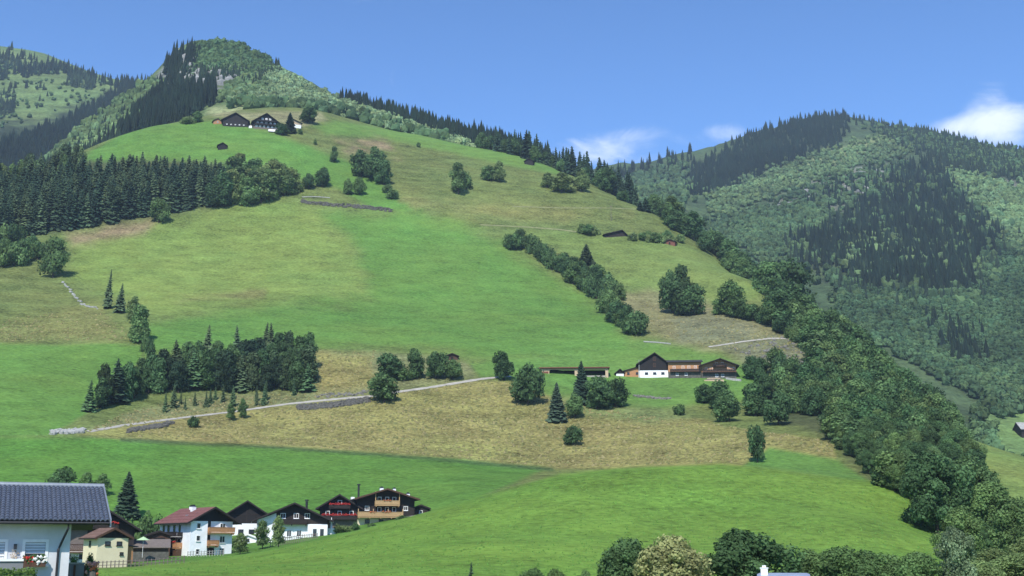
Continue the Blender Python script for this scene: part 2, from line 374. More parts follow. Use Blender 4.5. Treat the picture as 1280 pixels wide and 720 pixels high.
OLIVE = (0.128, 0.160, 0.048, 0.80); LG = (0.142, 0.195, 0.052, 0.45); BROWN = (.245, .195, .105, .9); SCREE = (.150, .158, .085, 1.0); WOODF = (.07, .085, .035, .8); HALF = (0.166, 0.181, 0.059, 0.90)
zones = [
 ([(-400, 545), (150, 547), (330, 556), (500, 567), (690, 582), (560, 640), (400, 700), (-400, 720)], G_BAND, 4, 2),
 ([(-400, 335), (60, 340), (100, 365), (150, 385), (185, 420), (178, 432), (-400, 432)], OLIVE, 8, 10),
 ([(20, 395), (130, 390), (150, 425), (-20, 428)], HALF, 10, 14), ([(-400, 431), (60, 430), (178, 431), (176, 450), (105, 520), (60, 545), (-400, 548)], G_SAT, 3, 3),
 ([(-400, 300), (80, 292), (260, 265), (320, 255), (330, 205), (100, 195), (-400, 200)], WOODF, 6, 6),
 ([(82, 292), (260, 268), (330, 248), (400, 262), (410, 268), (440, 300), (458, 335), (462, 372), (330, 385), (192, 402), (150, 372), (88, 350)], YG, 16, 14),
 ([(84, 292), (190, 276), (180, 290), (90, 310)], BROWN, 10, 10), ([(205, 372), (330, 362), (330, 372), (230, 378)], HALF, 6, 10),
 ([(410, 268), (500, 262), (560, 274), (622, 298), (690, 342), (758, 390), (790, 426), (850, 430), (900, 445), (800, 452), (640, 452), (590, 457), (560, 442), (400, 438), (180, 446), (176, 402), (330, 384), (462, 371), (456, 335), (438, 300)], G_SAT, 14, 12),
 ([(98, 200), (160, 160), (270, 150), (330, 162), (400, 188), (450, 205), (500, 240), (530, 264), (470, 262), (420, 235), (360, 222), (300, 205), (200, 200)], (.100, .200, .040, .18), 4, 3),
 ([(390, 158), (420, 150), (520, 166), (640, 190), (712, 216), (700, 222), (560, 192), (470, 172), (410, 170)], (.115, .202, .044, .22), 4, 3),
 ([(410, 170), (470, 172), (560, 192), (702, 220), (790, 250), (860, 285), (780, 295), (650, 284), (540, 262), (500, 250), (450, 205), (395, 185)], OLIVE, 5, 5),
 ([(415, 172), (480, 178), (500, 190), (440, 188)], BROWN, 8, 14), ([(500, 248), (650, 262), (790, 270), (790, 276), (640, 272), (520, 260)], HALF, 6, 12),
 ([(620, 287), (760, 292), (850, 303), (965, 357), (955, 370), (890, 382), (780, 358), (700, 312)], LG, 4, 4),
 ([(775, 365), (850, 362), (900, 385), (960, 400), (1030, 440), (1035, 470), (940, 446), (860, 428), (810, 420), (790, 395)], (.19, .185, .085, .9), 8, 10),
 ([(840, 395), (900, 392), (950, 405), (930, 425), (850, 422)], SCREE, 8, 8), ([(900, 432), (1000, 415), (1040, 460), (1000, 475), (930, 450)], SCREE, 8, 8),
 ([(240, 140), (400, 139), (410, 150), (370, 158), (300, 150)], (.23, .225, .11, .8), 3, 4),
 ([(100, 542), (160, 515), (240, 495), (395, 490), (392, 440), (470, 436), (580, 450), (600, 474), (300, 520), (150, 548)], (.175, .190, .080, .9), 5, 8),
 ([(395, 441), (465, 440), (470, 485), (400, 490)], DRY, 8, 8),
 ([(590, 456), (660, 446), (900, 446), (950, 470), (945, 500), (860, 508), (780, 512), (690, 498), (640, 474), (600, 472)], (.104, .194, .042, .25), 4, 3),
 ([(95, 544), (150, 530), (300, 513), (430, 499), (600, 474), (640, 478), (690, 498), (780, 512), (870, 524), (960, 542), (1042, 550), (1046, 578), (960, 566), (930, 582), (700, 586), (500, 569), (330, 557), (150, 549)], DRY, 3, 4),
 ([(690, 500), (780, 508), (860, 520), (800, 530), (720, 520)], (.16, .20, .07, .7), 8, 10),
 ([(150, 548), (330, 556.5), (500, 568.5), (692, 585), (692, 589), (500, 572.5), (330, 560.5), (150, 552)], (.06, .10, .035, .8), 2.5, 1),
 ([(930, 582), (962, 560), (1045, 574), (1090, 604), (1000, 592)], G_SAT, 3, 2),
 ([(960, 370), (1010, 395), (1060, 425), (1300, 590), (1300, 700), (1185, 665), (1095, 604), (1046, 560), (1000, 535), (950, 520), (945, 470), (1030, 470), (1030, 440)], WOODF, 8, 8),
 ([(1185, 535), (1215, 540), (1300, 560), (1300, 680), (1262, 672), (1240, 640), (1225, 590)], LG, 6, 4),
 ([(-500, 780), (-500, 712), (130, 712), (230, 702), (330, 688), (400, 676), (530, 641), (640, 611), (700, 592), (800, 584), (900, 580), (1090, 602), (1140, 612), (1180, 650), (1200, 690), (1900, 730), (1900, 900), (-500, 900)], G_BR, 3, 2),
]
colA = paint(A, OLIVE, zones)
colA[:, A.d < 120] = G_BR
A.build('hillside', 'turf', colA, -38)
# --- mountains behind, each a height field of its own
def mountain(name, ctrl_sky, ctrl_front, px0, px1, d0, d1, amp, wave, base, zones, na=220, nd=150, seed=5):
    c = ctrl_sky + ctrl_front + [(x, y + 30, d * 1.15) for x, y, d in ctrl_sky] + [(x, y + 120, d * 1.4) for x, y, d in ctrl_sky]
    a0 = px_at(px0, 300)[0]; a1 = px_at(px1, 300)[0]
    m = Land(c, np.linspace(a0, a1, na), np.geomspace(d0, d1, nd), amp, wave, seed=seed)
    m.obj = m.build(name, 'mountain_ground', paint(m, base, zones), -38)
    return m
GREENM = (.10, .135, .06, .8); SHRUB = (.085, .125, .05, .9); DARKM = (.035, .05, .028, .8); ROCK = (.34, .34, .33, 1.0); ALP = (.115, .165, .058, .8); PALE = (.22, .245, .115, .8)
B = mountain('rocky_hill', [(-300, 260, 1180), (0, 232, 1170), (40, 212, 1170), (75, 186, 1175), (112, 155, 1180), (150, 125, 1180), (195, 98, 1180), (208, 76, 1172), (222, 64, 1165), (250, 57, 1160), (290, 60, 1170), (325, 72, 1165), (350, 88, 1155), (390, 110, 1130), (430, 127, 1110), (500, 150, 1080), (560, 168, 1050), (620, 185, 1020), (680, 205, 990), (760, 245, 950)],
  [(0, 260, 960), (100, 205, 980), (60, 215, 1070), (180, 165, 960), (240, 152, 900), (240, 118, 1010), (250, 108, 1060), (230, 95, 1120), (300, 96, 1090), (300, 135, 905), (400, 138, 920), (450, 150, 920), (520, 170, 915), (600, 190, 900), (340, 110, 1040), (420, 133, 1020), (680, 215, 880), (760, 255, 850), (0, 310, 800), (300, 220, 800), (640, 260, 780), (-300, 300, 850)],
  -250, 800, 790, 1650, 7, 70, SHRUB, [
   ([(205, 70), (240, 62), (300, 75), (310, 95), (280, 108), (215, 115), (195, 105)], (.17, .18, .16, 1.0), 8, 20),
   ([(262, 136), (330, 130), (420, 140), (400, 150), (300, 150), (255, 148)], PALE, 6, 6)], seed=9)
Cm = mountain('alpine_ridge', [(-400, 30, 2100), (-100, 50, 2100), (0, 62, 2100), (30, 62, 2100), (60, 72, 2080), (100, 88, 2050), (140, 100, 2000), (165, 104, 1980), (200, 105, 1950), (300, 130, 1900), (420, 160, 1850)],
  [(0, 110, 1850), (60, 110, 1850), (120, 125, 1780), (0, 150, 1650), (80, 160, 1600), (0, 200, 1450), (160, 150, 1650), (300, 200, 1500), (-300, 150, 1600), (0, 300, 1250), (300, 300, 1250)],
  -350, 430, 1240, 2900, 16, 160, ALP, [([(-50, 150), (20, 152), (60, 150), (150, 110), (210, 108), (200, 190), (-50, 210)], DARKM, 8, 10)], seed=21)
D = mountain('forested_mountain', [(640, 262, 2050), (700, 232, 2000), (760, 220, 1950), (800, 212, 1920), (850, 198, 1900), (900, 182, 1900), (950, 164, 1920), (1000, 148, 1950), (1050, 143, 1980), (1100, 153, 1980), (1150, 163, 1960), (1200, 173, 1930), (1280, 190, 1900), (1420, 225, 1850), (1700, 300, 1800)],
  [(800, 240, 1780), (860, 240, 1650), (900, 225, 1720), (960, 205, 1760), (1030, 175, 1830), (870, 290, 1300), (960, 250, 1450), (1050, 215, 1620), (1120, 205, 1650), (1200, 215, 1640), (1280, 240, 1600), (960, 320, 1200), (1050, 300, 1300), (1130, 260, 1430), (1280, 320, 1300), (1050, 380, 1080), (1150, 380, 1080), (1280, 400, 1080), (1100, 450, 900), (1200, 450, 930), (1280, 470, 900), (1200, 520, 780), (1280, 530, 750), (1280, 600, 640), (1200, 620, 620), (1450, 400, 1080), (1500, 600, 640), (800, 330, 1100), (900, 420, 900), (800, 420, 850), (1600, 320, 1500)],
  640, 1560, 600, 2700, 30, 170, (.060, .092, .040, .8), [
   ([(860, 230), (950, 160), (1050, 140), (1060, 155), (1050, 180), (960, 210), (870, 240)], DARKM, 8, 10),
   ([(960, 215), (1060, 180), (1110, 170), (1150, 172), (1120, 182), (1050, 205), (960, 235)], (.16, .20, .085, .7), 5, 6),
   ([(970, 245), (1080, 205), (1135, 215), (1110, 245), (1030, 262), (970, 265)], (.15, .16, .12, 1), 12, 26),
   ([(1130, 215), (1180, 215), (1250, 300), (1220, 340), (1180, 370), (1050, 345), (990, 305), (1080, 265)], DARKM, 14, 30),
   ([(1225, 225), (1270, 228), (1280, 255), (1240, 245)], (.24, .23, .21, 1), 8, 10),
   ([(1100, 150), (1200, 172), (1290, 192), (1290, 225), (1200, 215), (1130, 180)], DARKM, 8, 10),
   ([(1225, 500), (1290, 475), (1290, 640), (1225, 620)], (.13, .20, .065, .5), 8, 10)], na=260, nd=210, seed=33)

# --- base ground under everything, out to the horizon
g = MB(); n = 96; R = 4400
for k in range(n):
    a, b = 2 * math.pi * k / n, 2 * math.pi * (k + 1) / n
    g.face([(0, 0, -38), (R * math.cos(a), R * math.sin(a), -38), (R * math.cos(b), R * math.sin(b), -38)])
pm('valley_turf', (.10, .15, .05), .95, .02, .3)
tag(g.obj('valley_floor', 'valley_turf'), kind='structure')

# ------------------------------------------------------------------ trees
def ico(sub):
    import bmesh
    bm = bmesh.new(); bmesh.ops.create_icosphere(bm, subdivisions=sub, radius=1)
    V = np.array([v.co[:] for v in bm.verts]); Fc = np.array([[v.index for v in f.verts] for f in bm.faces]); bm.free(); return V, Fc
ICO1, ICO2 = ico(1), ico(2)
def rnd_dirs(n, rng):
    v = rng.normal(size=(n, 3)); return v / np.linalg.norm(v, axis=1)[:, None]
def quads(P, Nn, size, rng, aspect=1.0):
    """leaf sprays: one bent-looking quad per point, facing Nn"""
    r = rnd_dirs(len(P), rng); U = np.cross(Nn, r); U /= np.linalg.norm(U, axis=1)[:, None] + 1e-9; Vv = np.cross(Nn, U)
    s = size[:, None]; U = U * s * aspect; Vv = Vv * s
    j = lambda: 1 + rng.uniform(-.35, .35, (len(P), 1))
    V = np.stack([P - U * j() - Vv * .2 * j(), P - Vv * j() + U * .15, P + U * j() + Vv * .2, P + Vv * j()], 1).reshape(-1, 3)
    return V, np.arange(len(V)).reshape(-1, 4)
def broadleaf_mesh(name, seed, nl=19, nq=2200, q=.031, rx=.30, rz=.36, cz=.50, lr=(.09, .205), gap=.0, core=.66):
    rng = np.random.default_rng(seed)
    z = cz + rz * np.sort(rng.uniform(-1, 1, nl)); ph = np.arange(nl) * 2.4 + rng.uniform(-.6, .6, nl); f = (z - cz) / rz
    prof = rx * np.sqrt(np.clip(1 - np.abs(f + .22) ** 2.2 / 1.5, .05, 1)) * rng.uniform(.45, 1.2, nl)
    Cc = np.c_[np.cos(ph) * prof, np.sin(ph) * prof, z]
    Cc = np.r_[Cc, [[0, 0, cz], [rng.uniform(-.05, .05), rng.uniform(-.05, .05), cz + rz * .95], [0.04, 0, cz - rz * .6]]]
    lrad = np.r_[rng.uniform(*lr, nl), [.20, .12, .19]]
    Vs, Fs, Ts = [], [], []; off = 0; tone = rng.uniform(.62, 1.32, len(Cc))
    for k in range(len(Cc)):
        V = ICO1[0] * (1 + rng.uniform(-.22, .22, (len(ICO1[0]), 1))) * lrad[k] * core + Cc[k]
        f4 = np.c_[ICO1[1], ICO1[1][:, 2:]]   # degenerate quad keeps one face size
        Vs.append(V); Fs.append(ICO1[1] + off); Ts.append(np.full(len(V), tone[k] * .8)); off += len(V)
    w = lrad ** 2; cnt = np.maximum(1, (nq * w / w.sum()).astype(int))
    Ps, Ns, T = [], [], []
    for k in range(len(Cc)):
        dd = rnd_dirs(int(cnt[k] * 1.7), rng); dd = dd[dd[:, 2] > -.75]
        P = Cc[k] + dd * lrad[k] * rng.uniform(.74, 1.34, (len(dd), 1))
        inside = np.zeros(len(P), bool)
        for m in range(len(Cc)):
            if m != k: inside |= np.linalg.norm(P - Cc[m], axis=1) < lrad[m] * .82
        P, dd = P[~inside], dd[~inside]
        Ps.append(P); Ns.append(dd + rng.normal(size=dd.shape) * .45); T.append(tone[k] * rng.uniform(.72, 1.3, len(P)))
    P = np.concatenate(Ps); Nn = np.concatenate(Ns); Nn /= np.linalg.norm(Nn, axis=1)[:, None]; T = np.concatenate(T)
    V, Q = quads(P, Nn, q * rng.uniform(.55, 1.35, len(P)), rng)
    tri = np.concatenate([Q[:, [0, 1, 2]], Q[:, [0, 2, 3]]]) + off
    Vs.append(V); Fs.append(tri); Ts.append(np.repeat(T, 4))
    V = np.concatenate(Vs); t = np.concatenate(Ts); zs = V[:, 2].max()
    V[:, 2] /= zs; hw = np.percentile(np.hypot(V[:, 0], V[:, 1]), 99); V[:, :2] *= .5 / hw
    tint = np.c_[t * rng.uniform(.95, 1.05), t, t * .95]
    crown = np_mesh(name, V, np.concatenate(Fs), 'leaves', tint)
    b = MB(); top = (rng.uniform(-.02, .02), rng.uniform(-.02, .02), .6)
    b.tube([(0, 0, -.06), (0, 0, .12), (top[0] * .5, top[1] * .5, .35), top], [.032, .024, .018, .008], 7)
    for k in range(5):
        e = Cc[k] * [.5 / hw * .8, .5 / hw * .8, 1 / zs]; b.tube([(0, 0, .16 + .05 * k), tuple(e * .55 + np.array([0, 0, .10])), tuple(e)], [.014, .009, .004], 5)
    return crown, b.mesh('trunk', 'bark')
def conifer_mesh(name, seed, layers=21, r0=.5, bare=.06, power=.64, droop=.35, dens=1.0, mat='needles'):
    rng = np.random.default_rng(seed); Vs, Fs, Ts = [], [], []; off = 0
    # inner mass of twigs
    prof = [(z, (1 - z) ** power * r0 * .50) for z in np.linspace(bare + .03, .97, 9)]
    for k in range(8):
        n = 7; ph = rng.uniform(0, 6)
        a = np.arange(n) / n * 2 * math.pi + ph
        ra = prof[k][1] * rng.uniform(.8, 1.15, n); rb = prof[k + 1][1] * .6 * rng.uniform(.8, 1.2, n)
        V = np.r_[np.c_[np.cos(a) * ra, np.sin(a) * ra, np.full(n, prof[k][0])], np.c_[np.cos(a) * rb, np.sin(a) * rb, np.full(n, prof[k + 1][0] + .01)]]
        i = np.arange(n); j = (i + 1) % n
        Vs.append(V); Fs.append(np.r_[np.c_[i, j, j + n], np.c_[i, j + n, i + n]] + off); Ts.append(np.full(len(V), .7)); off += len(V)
    for k in range(layers):
        f = k / (layers - 1); z = bare + (1 - bare) * (f ** .92) * .965; R = (1 - z) ** power * r0 + .016
        nb = max(4, int((5 + 9 * (1 - f)) * dens)); ph = rng.uniform(0, 6)
        for q in range(nb):
            if rng.random() < .07: continue
            a = ph + 2 * math.pi * q / nb + rng.uniform(-.25, .25); r = R * rng.uniform(.68, 1.16); dz = droop * r * .55 * rng.uniform(.5, 1.4) * (1.2 - f)
            zz = z + rng.uniform(-.012, .012); w = r * rng.uniform(.30, .42); ca, sa = math.cos(a), math.sin(a)
            def p(u, v, h): return (ca * u - sa * v, sa * u + ca * v, zz + h)
            V = np.array([p(.02 * r, 0, .015), p(.45 * r, w, -dz * .5 - .008), p(.55 * r, 0, -dz * .30 + .012), p(.45 * r, -w, -dz * .5 - .008), p(r, w * .22, -dz * .95), p(r * 1.04, -w * .15, -dz * .85), p(.78 * r, w * .7, -dz * .9 - .01), p(.78 * r, -w * .7, -dz * .9 - .01)])
            Fc = np.array([(0, 2, 1), (0, 3, 2), (2, 4, 6), (1, 2, 6), (2, 5, 4), (2, 7, 5), (3, 7, 2)])
            Vs.append(V); Fs.append(Fc + off); t = rng.uniform(.7, 1.35); Ts.append(t * np.array([.75, .95, 1, .95, 1.2, 1.2, 1.1, 1.1])); off += 8
    tip = np.array([(.012, 0, .93), (-.006, .010, .93), (-.006, -.010, .93), (0, 0, 1.0)]); Vs.append(tip); Fs.append(np.array([(0, 1, 3), (1, 2, 3), (2, 0, 3)]) + off); Ts.append(np.ones(4))
    V = np.concatenate(Vs); t = np.concatenate(Ts); crown = np_mesh(name, V, np.concatenate(Fs), mat, np.c_[t, t, t])
    b = MB(); b.tube([(0, 0, -.05), (0, 0, .3), (0, 0, .93)], [.028, .02, .004], 6)
    return crown, b.mesh('trunk', 'bark')
PROTO = {
 'round': [broadleaf_mesh('crown', s) for s in (1, 2, 3, 4, 5, 6, 7)],
 'tall': [broadleaf_mesh('crown', s, nl=14, rx=.17, rz=.40, cz=.50, lr=(.10, .16), q=.028) for s in (11, 12, 13)],
 'airy': [broadleaf_mesh('crown', s, nl=13, rx=.26, rz=.38, cz=.53, lr=(.08, .14), q=.027, core=.6, nq=1600) for s in (21, 22, 23, 24)],
 'bush': [broadleaf_mesh('crown', s, nl=11, rx=.34, rz=.26, cz=.36, lr=(.16, .24), q=.045, nq=800) for s in (31, 32, 33)],
 'fine_spruce': [conifer_mesh('crown', 57, layers=30, dens=1.7, power=.8)],
 'near': [broadleaf_mesh('crown', s, nl=34, nq=11000, q=.0155, lr=(.07, .14), rx=.33, rz=.37, core=.7) for s in (41, 42, 45)],
 'near_airy': [broadleaf_mesh('crown', s, nl=30, nq=8000, q=.0135, rx=.26, rz=.38, lr=(.06, .11), core=.4) for s in (43, 44)],
 'spruce': [conifer_mesh('crown', s) for s in (51, 52, 53, 54)],
 'slim': [conifer_mesh('crown', s, layers=18, power=.75, dens=.75, bare=.10) for s in (61, 62)],
 'young': [conifer_mesh('crown', s, layers=13, power=.85, bare=.02, dens=.8) for s in (71, 72)],
}
DECID = (.126, .210, .076); DECID_D = (.086, .156, .062); DECID_L = (.180, .250, .095); SPR = (.044, .080, .043); SPR_D = (.032, .060, .034); SPR_L = (.075, .115, .054); YELLOW = (.31, .33, .145)
NT = [0]; PLAIN = ('round', 'tall', 'airy', 'spruce', 'slim')
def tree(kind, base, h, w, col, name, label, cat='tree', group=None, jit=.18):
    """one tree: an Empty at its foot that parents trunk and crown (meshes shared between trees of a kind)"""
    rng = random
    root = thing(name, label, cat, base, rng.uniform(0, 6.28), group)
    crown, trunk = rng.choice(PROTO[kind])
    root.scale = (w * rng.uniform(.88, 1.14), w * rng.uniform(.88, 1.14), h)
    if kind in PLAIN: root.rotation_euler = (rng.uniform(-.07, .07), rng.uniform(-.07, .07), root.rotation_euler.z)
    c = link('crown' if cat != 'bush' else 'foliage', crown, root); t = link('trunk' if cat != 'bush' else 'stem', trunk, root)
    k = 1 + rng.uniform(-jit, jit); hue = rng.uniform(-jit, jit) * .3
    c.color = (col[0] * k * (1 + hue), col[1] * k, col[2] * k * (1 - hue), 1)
    NT[0] += 1; root['tone'] = 'dark' if col[1] < .055 or col in (DECID_D,) else 'pale' if col in (DECID_L, SPR_L) else 'mid green'
    return root
def tree_px(kind, px, py, hp, wp, col, name, label, cat='tree', group=None, land=None, dist=None, jit=.12):
    land = land or A
    if dist: p = land.at(px, dist); d = dist
    else:
        r = land.hit(px, py)
        if r is None: return None
        p, d = r
    s = (p.y * math.cos(PITCH) + p.z * math.sin(PITCH)) / F
    return tree(kind, p, hp * s / math.cos(math.atan(p.z / d)), wp * s, col, name, label, cat, group, jit)
def in_poly(poly, n, rng=RNG, mind=0):
    poly = np.array(poly, float); lo, hi = poly.min(0), poly.max(0); out = []
    tries = 0
    while len(out) < n and tries < 200:
        P = rng.uniform(lo, hi, (max(n * 3, 50), 2)); P = P[sdf(P, poly) > 0]; tries += 1
        for p in P:
            if mind and out and min((p[0] - q[0]) ** 2 + ((p[1] - q[1]) * 1.6) ** 2 for q in out[-400:]) < mind * mind: continue
            out.append(tuple(p))
            if len(out) >= n: break
    return out
def on_line(pts, n, jx=0, jy=0):
    pts = np.array(pts, float); s = np.r_[0, np.cumsum(np.linalg.norm(np.diff(pts, axis=0), axis=1))]
    u = (np.arange(n) + .5) / n * s[-1]
    return [(float(np.interp(a, s, pts[:, 0])) + random.uniform(-jx, jx), float(np.interp(a, s, pts[:, 1])) + random.uniform(-jy, jy)) for a in u]

# ---- trees that stand alone or in small groups: each with its own label
T1 = [
 ('round', 384, 154, 21, 27, DECID_D, 'broadleaf_tree', 'round dark tree standing alone just right of the upper farm'),
 ('spruce', 362, 166, 26, 20, SPR, 'spruce_tree', 'pointed dark tree right beside the many-windowed upper farmhouse'),
 ('round', 352, 169, 15, 20, DECID_D, 'broadleaf_tree', 'dark leafy tree in front of the right corner of the upper farmhouse'),
 ('bush', 375, 168, 8, 8, DECID, 'bush', 'small green bush below the beige shed of the upper farm'),
 ('airy', 247, 153, 14, 16, DECID, 'broadleaf_tree', 'green tree on the crest left of the orange upper farm hut'),
 ('bush', 234, 155, 10, 20, DECID_L, 'bush', 'pale bush on the crest left of the upper farm'),
 ('tall', 416, 203, 21, 12, DECID_D, 'broadleaf_tree', 'small dark tree alone below the brown bank of the upper pasture'),
 ('bush', 394, 181, 8, 5, DECID, 'bush', 'tiny bush alone on the meadow under the upper farm'),
 ('round', 452, 222, 36, 30, DECID_D, 'broadleaf_tree', 'left tree of the big dark clump on the upper pasture'),
 ('round', 468, 226, 44, 36, DECID_D, 'broadleaf_tree', 'tallest middle tree of the big dark clump on the upper pasture'),
 ('round', 480, 231, 34, 28, DECID_D, 'broadleaf_tree', 'right tree of the big dark clump on the upper pasture'),
 ('bush', 491, 249, 15, 18, DECID, 'bush', 'bush at the meadow edge below the big dark clump'),
 ('bush', 484, 241, 12, 14, DECID, 'bush', 'low bush just under the big dark clump'),
 ('airy', 573, 243, 42, 27, DECID, 'broadleaf_tree', 'light green tree alone in the middle of the upper pasture'),
 ('bush', 583, 236, 22, 20, DECID, 'bush', 'leafy bush against the right side of the lone pasture tree'),
 ('round', 610, 226, 20, 22, DECID, 'broadleaf_tree', 'left one of the two bushy trees on the upper pasture'),
 ('airy', 624, 228, 28, 17, DECID_L, 'broadleaf_tree', 'paler right one of the two bushy trees on the upper pasture'),
 ('bush', 523, 184, 7, 6, DECID, 'bush', 'single small bush on the line between the bright strip and the olive pasture'),
 ('airy', 684, 235, 20, 19, DECID_L, 'broadleaf_tree', 'leftmost pale tree of the row leading to the skyline wood'),
 ('airy', 702, 241, 26, 30, DECID_L, 'broadleaf_tree', 'wide pale tree second in the row leading to the skyline wood'),
 ('airy', 727, 240, 30, 24, DECID_L, 'broadleaf_tree', 'third pale tree of the row leading to the skyline wood'),
 ('round', 757, 240, 32, 30, DECID_D, 'broadleaf_tree', 'dark tree at the right end of the pale tree row'),
 ('bush', 778, 251, 14, 20, DECID_D, 'bush', 'dark round bush on the pasture edge at the skyline notch'),
 ('airy', 355, 245, 31, 32, DECID, 'broadleaf_tree', 'bushy tree in front of the right end of the spruce wood'),
 ('round', 386, 236, 20, 18, DECID_D, 'broadleaf_tree', 'left tree of the pair above the pale guard rail'),
 ('round', 403, 234, 26, 22, DECID_D, 'broadleaf_tree', 'right tree of the pair above the pale guard rail'),
 ('bush', 372, 240, 14, 16, DECID, 'bush', 'bush between the spruce wood end and the pair of trees'),
 ('round', 435, 244, 22, 16, DECID, 'broadleaf_tree', 'left of two small trees beside the meadow tongue'),
 ('round', 449, 244, 24, 18, DECID, 'broadleaf_tree', 'right of two small trees beside the meadow tongue'),
 ('round', 198, 278, 32, 26, DECID, 'broadleaf_tree', 'lighter leafy tree standing before the dark spruce wood edge'),
 ('round', 66, 347, 54, 36, DECID, 'broadleaf_tree', 'big leafy tree at the lower left tip of the spruce wood'),
 ('slim', 134, 386, 50, 14, SPR_L, 'larch_tree', 'slim tall conifer, left of the pair on the left pasture edge'),
 ('slim', 149, 391, 38, 17, SPR_L, 'larch_tree', 'shorter slim conifer, right of the pair on the left pasture edge'),
 ('airy', 168, 405, 36, 24, DECID_L, 'broadleaf_tree', 'pale tree at the top of the hedge strip on the left meadow'),
 ('tall', 174, 428, 48, 28, DECID, 'broadleaf_tree', 'tall leafy tree in the middle of the hedge strip on the left meadow'),
 ('bush', 187, 448, 28, 16, DECID_D, 'bush', 'dark bush at the foot of the hedge strip on the left meadow'),
 ('bush', 181, 440, 24, 14, DECID, 'bush', 'greyish bush near the foot of the hedge strip on the left meadow'),
 ('round', 484, 475, 34, 42, DECID_D, 'broadleaf_tree', 'wide dark tree, leftmost of the group above the gravel track'),
 ('round', 520, 474, 40, 28, DECID_D, 'broadleaf_tree', 'tallest dark tree in the middle of the group above the gravel track'),
 ('round', 545, 474, 36, 32, DECID_D, 'broadleaf_tree', 'dark tree right below the little brown field hut'),
 ('round', 565, 474, 26, 26, DECID, 'broadleaf_tree', 'rightmost tree of the group above the gravel track'),
 ('bush', 505, 476, 18, 26, DECID, 'bush', 'low bush between the trees above the gravel track'),
 ('round', 480, 503, 36, 40, DECID, 'broadleaf_tree', 'leafy tree standing below the track at the end of the retaining wall'),
 ('round', 630, 475, 38, 32, DECID_D, 'broadleaf_tree', 'dark round tree left of the long arched shed'),
 ('round', 660, 506, 54, 46, DECID_D, 'broadleaf_tree', 'big dark tree below and left of the long arched shed'),
 ('spruce', 696, 527, 50, 27, (.055, .085, .05), 'spruce_tree', 'greyish green spruce below the long arched shed'),
 ('spruce', 727, 506, 56, 26, SPR_D, 'spruce_tree', 'tall dark spruce in front of the long arched shed'),
 ('round', 719, 522, 32, 26, DECID, 'broadleaf_tree', 'lighter tree at the foot of the tall dark spruce'),
 ('round', 746, 511, 42, 40, DECID_D, 'broadleaf_tree', 'dark tree right of the tall spruce below the barn'),
 ('round', 769, 509, 38, 36, DECID_D, 'broadleaf_tree', 'rightmost dark tree of the clump below the black barn'),
 ('round', 717, 557, 27, 24, DECID_D, 'broadleaf_tree', 'small dark tree alone on the dry slope'),
 ('round', 947, 578, 48, 27, DECID_D, 'broadleaf_tree', 'single dark tree at the right end of the dry slope'),
 ('bush', 850, 519, 16, 20, DECID, 'bush', 'bush alone on the grass below the chalets'),
 ('round', 880, 504, 25, 28, DECID_D, 'broadleaf_tree', 'leftmost dark tree of the row below the right chalet'),
 ('tall', 899, 512, 38, 28, DECID_D, 'broadleaf_tree', 'pointed dark tree second in the row below the right chalet'),
 ('round', 912, 527, 40, 36, DECID_D, 'broadleaf_tree', 'dark tree low in the row below the right chalet'),
 ('tall', 944, 520, 44, 34, DECID_D, 'broadleaf_tree', 'tall dark tree in the middle of the row below the right chalet'),
 ('round', 973, 531, 44, 40, DECID_D, 'broadleaf_tree', 'dark tree where the row below the right chalet meets the wood'),
 ('spruce', 733, 338, 34, 26, SPR_L, 'spruce_tree', 'taller pointed tree rising out of the ravine hedge'),
 ('round', 841, 392, 56, 40, DECID_D, 'broadleaf_tree', 'taller left half of the big dark double tree on the slope above the barn'),
 ('tall', 853, 394, 66, 40, DECID_D, 'broadleaf_tree', 'pointed middle of the big dark tree group on the slope above the barn'),
 ('round', 868, 394, 40, 36, DECID_D, 'broadleaf_tree', 'lower right tree of the big dark group on the slope above the barn'),
 ('round', 916, 394, 46, 44, DECID, 'broadleaf_tree', 'round tree on the right of the scree slope above the chalets'),
 ('bush', 242, 534, 16, 17, DECID_D, 'bush', 'small dark bush under the gravel track on the dry slope'),
 ('airy', 289, 526, 22, 13, DECID, 'bush', 'left of two upright bushes beside the gravel track'),
 ('airy', 303, 523, 26, 13, DECID, 'bush', 'right of two upright bushes beside the gravel track'),
 ('airy', 128, 619, 28, 24, DECID, 'broadleaf_tree', 'small round tree on a thin stem behind the tiled roof'),
 ('spruce', 158, 647, 58, 36, SPR_D, 'spruce_tree', 'pointed dark spruce alone on the meadow behind the tiled house'),
 ('airy', 300, 693, 27, 22, DECID_L, 'broadleaf_tree', 'small pale fruit tree in front of the white houses'),
 ('airy', 328, 686, 36, 22, DECID, 'broadleaf_tree', 'slim tree in front of the white wall of the black gabled house'),
 ('airy', 348, 684, 40, 24, DECID_L, 'broadleaf_tree', 'light green tree left of the white house with dark upper floor'),
]
for k, px, py, hp, wp, col, nm, lab in T1:
    if k == 'spruce': k = 'fine_spruce'
    tree_px(k, px, py, hp, wp, col, nm, lab, 'bush' if nm == 'bush' else 'tree')
# trees behind the tiled roof (their feet are hidden by it)
tree_px('round', 75, 629, 46, 42, DECID_D, 'broadleaf_tree', 'round dark tree rising behind the left of the tiled roof')
tree_px('airy', 104, 629, 40, 26, DECID, 'broadleaf_tree', 'thin airy tree behind the middle of the tiled roof')

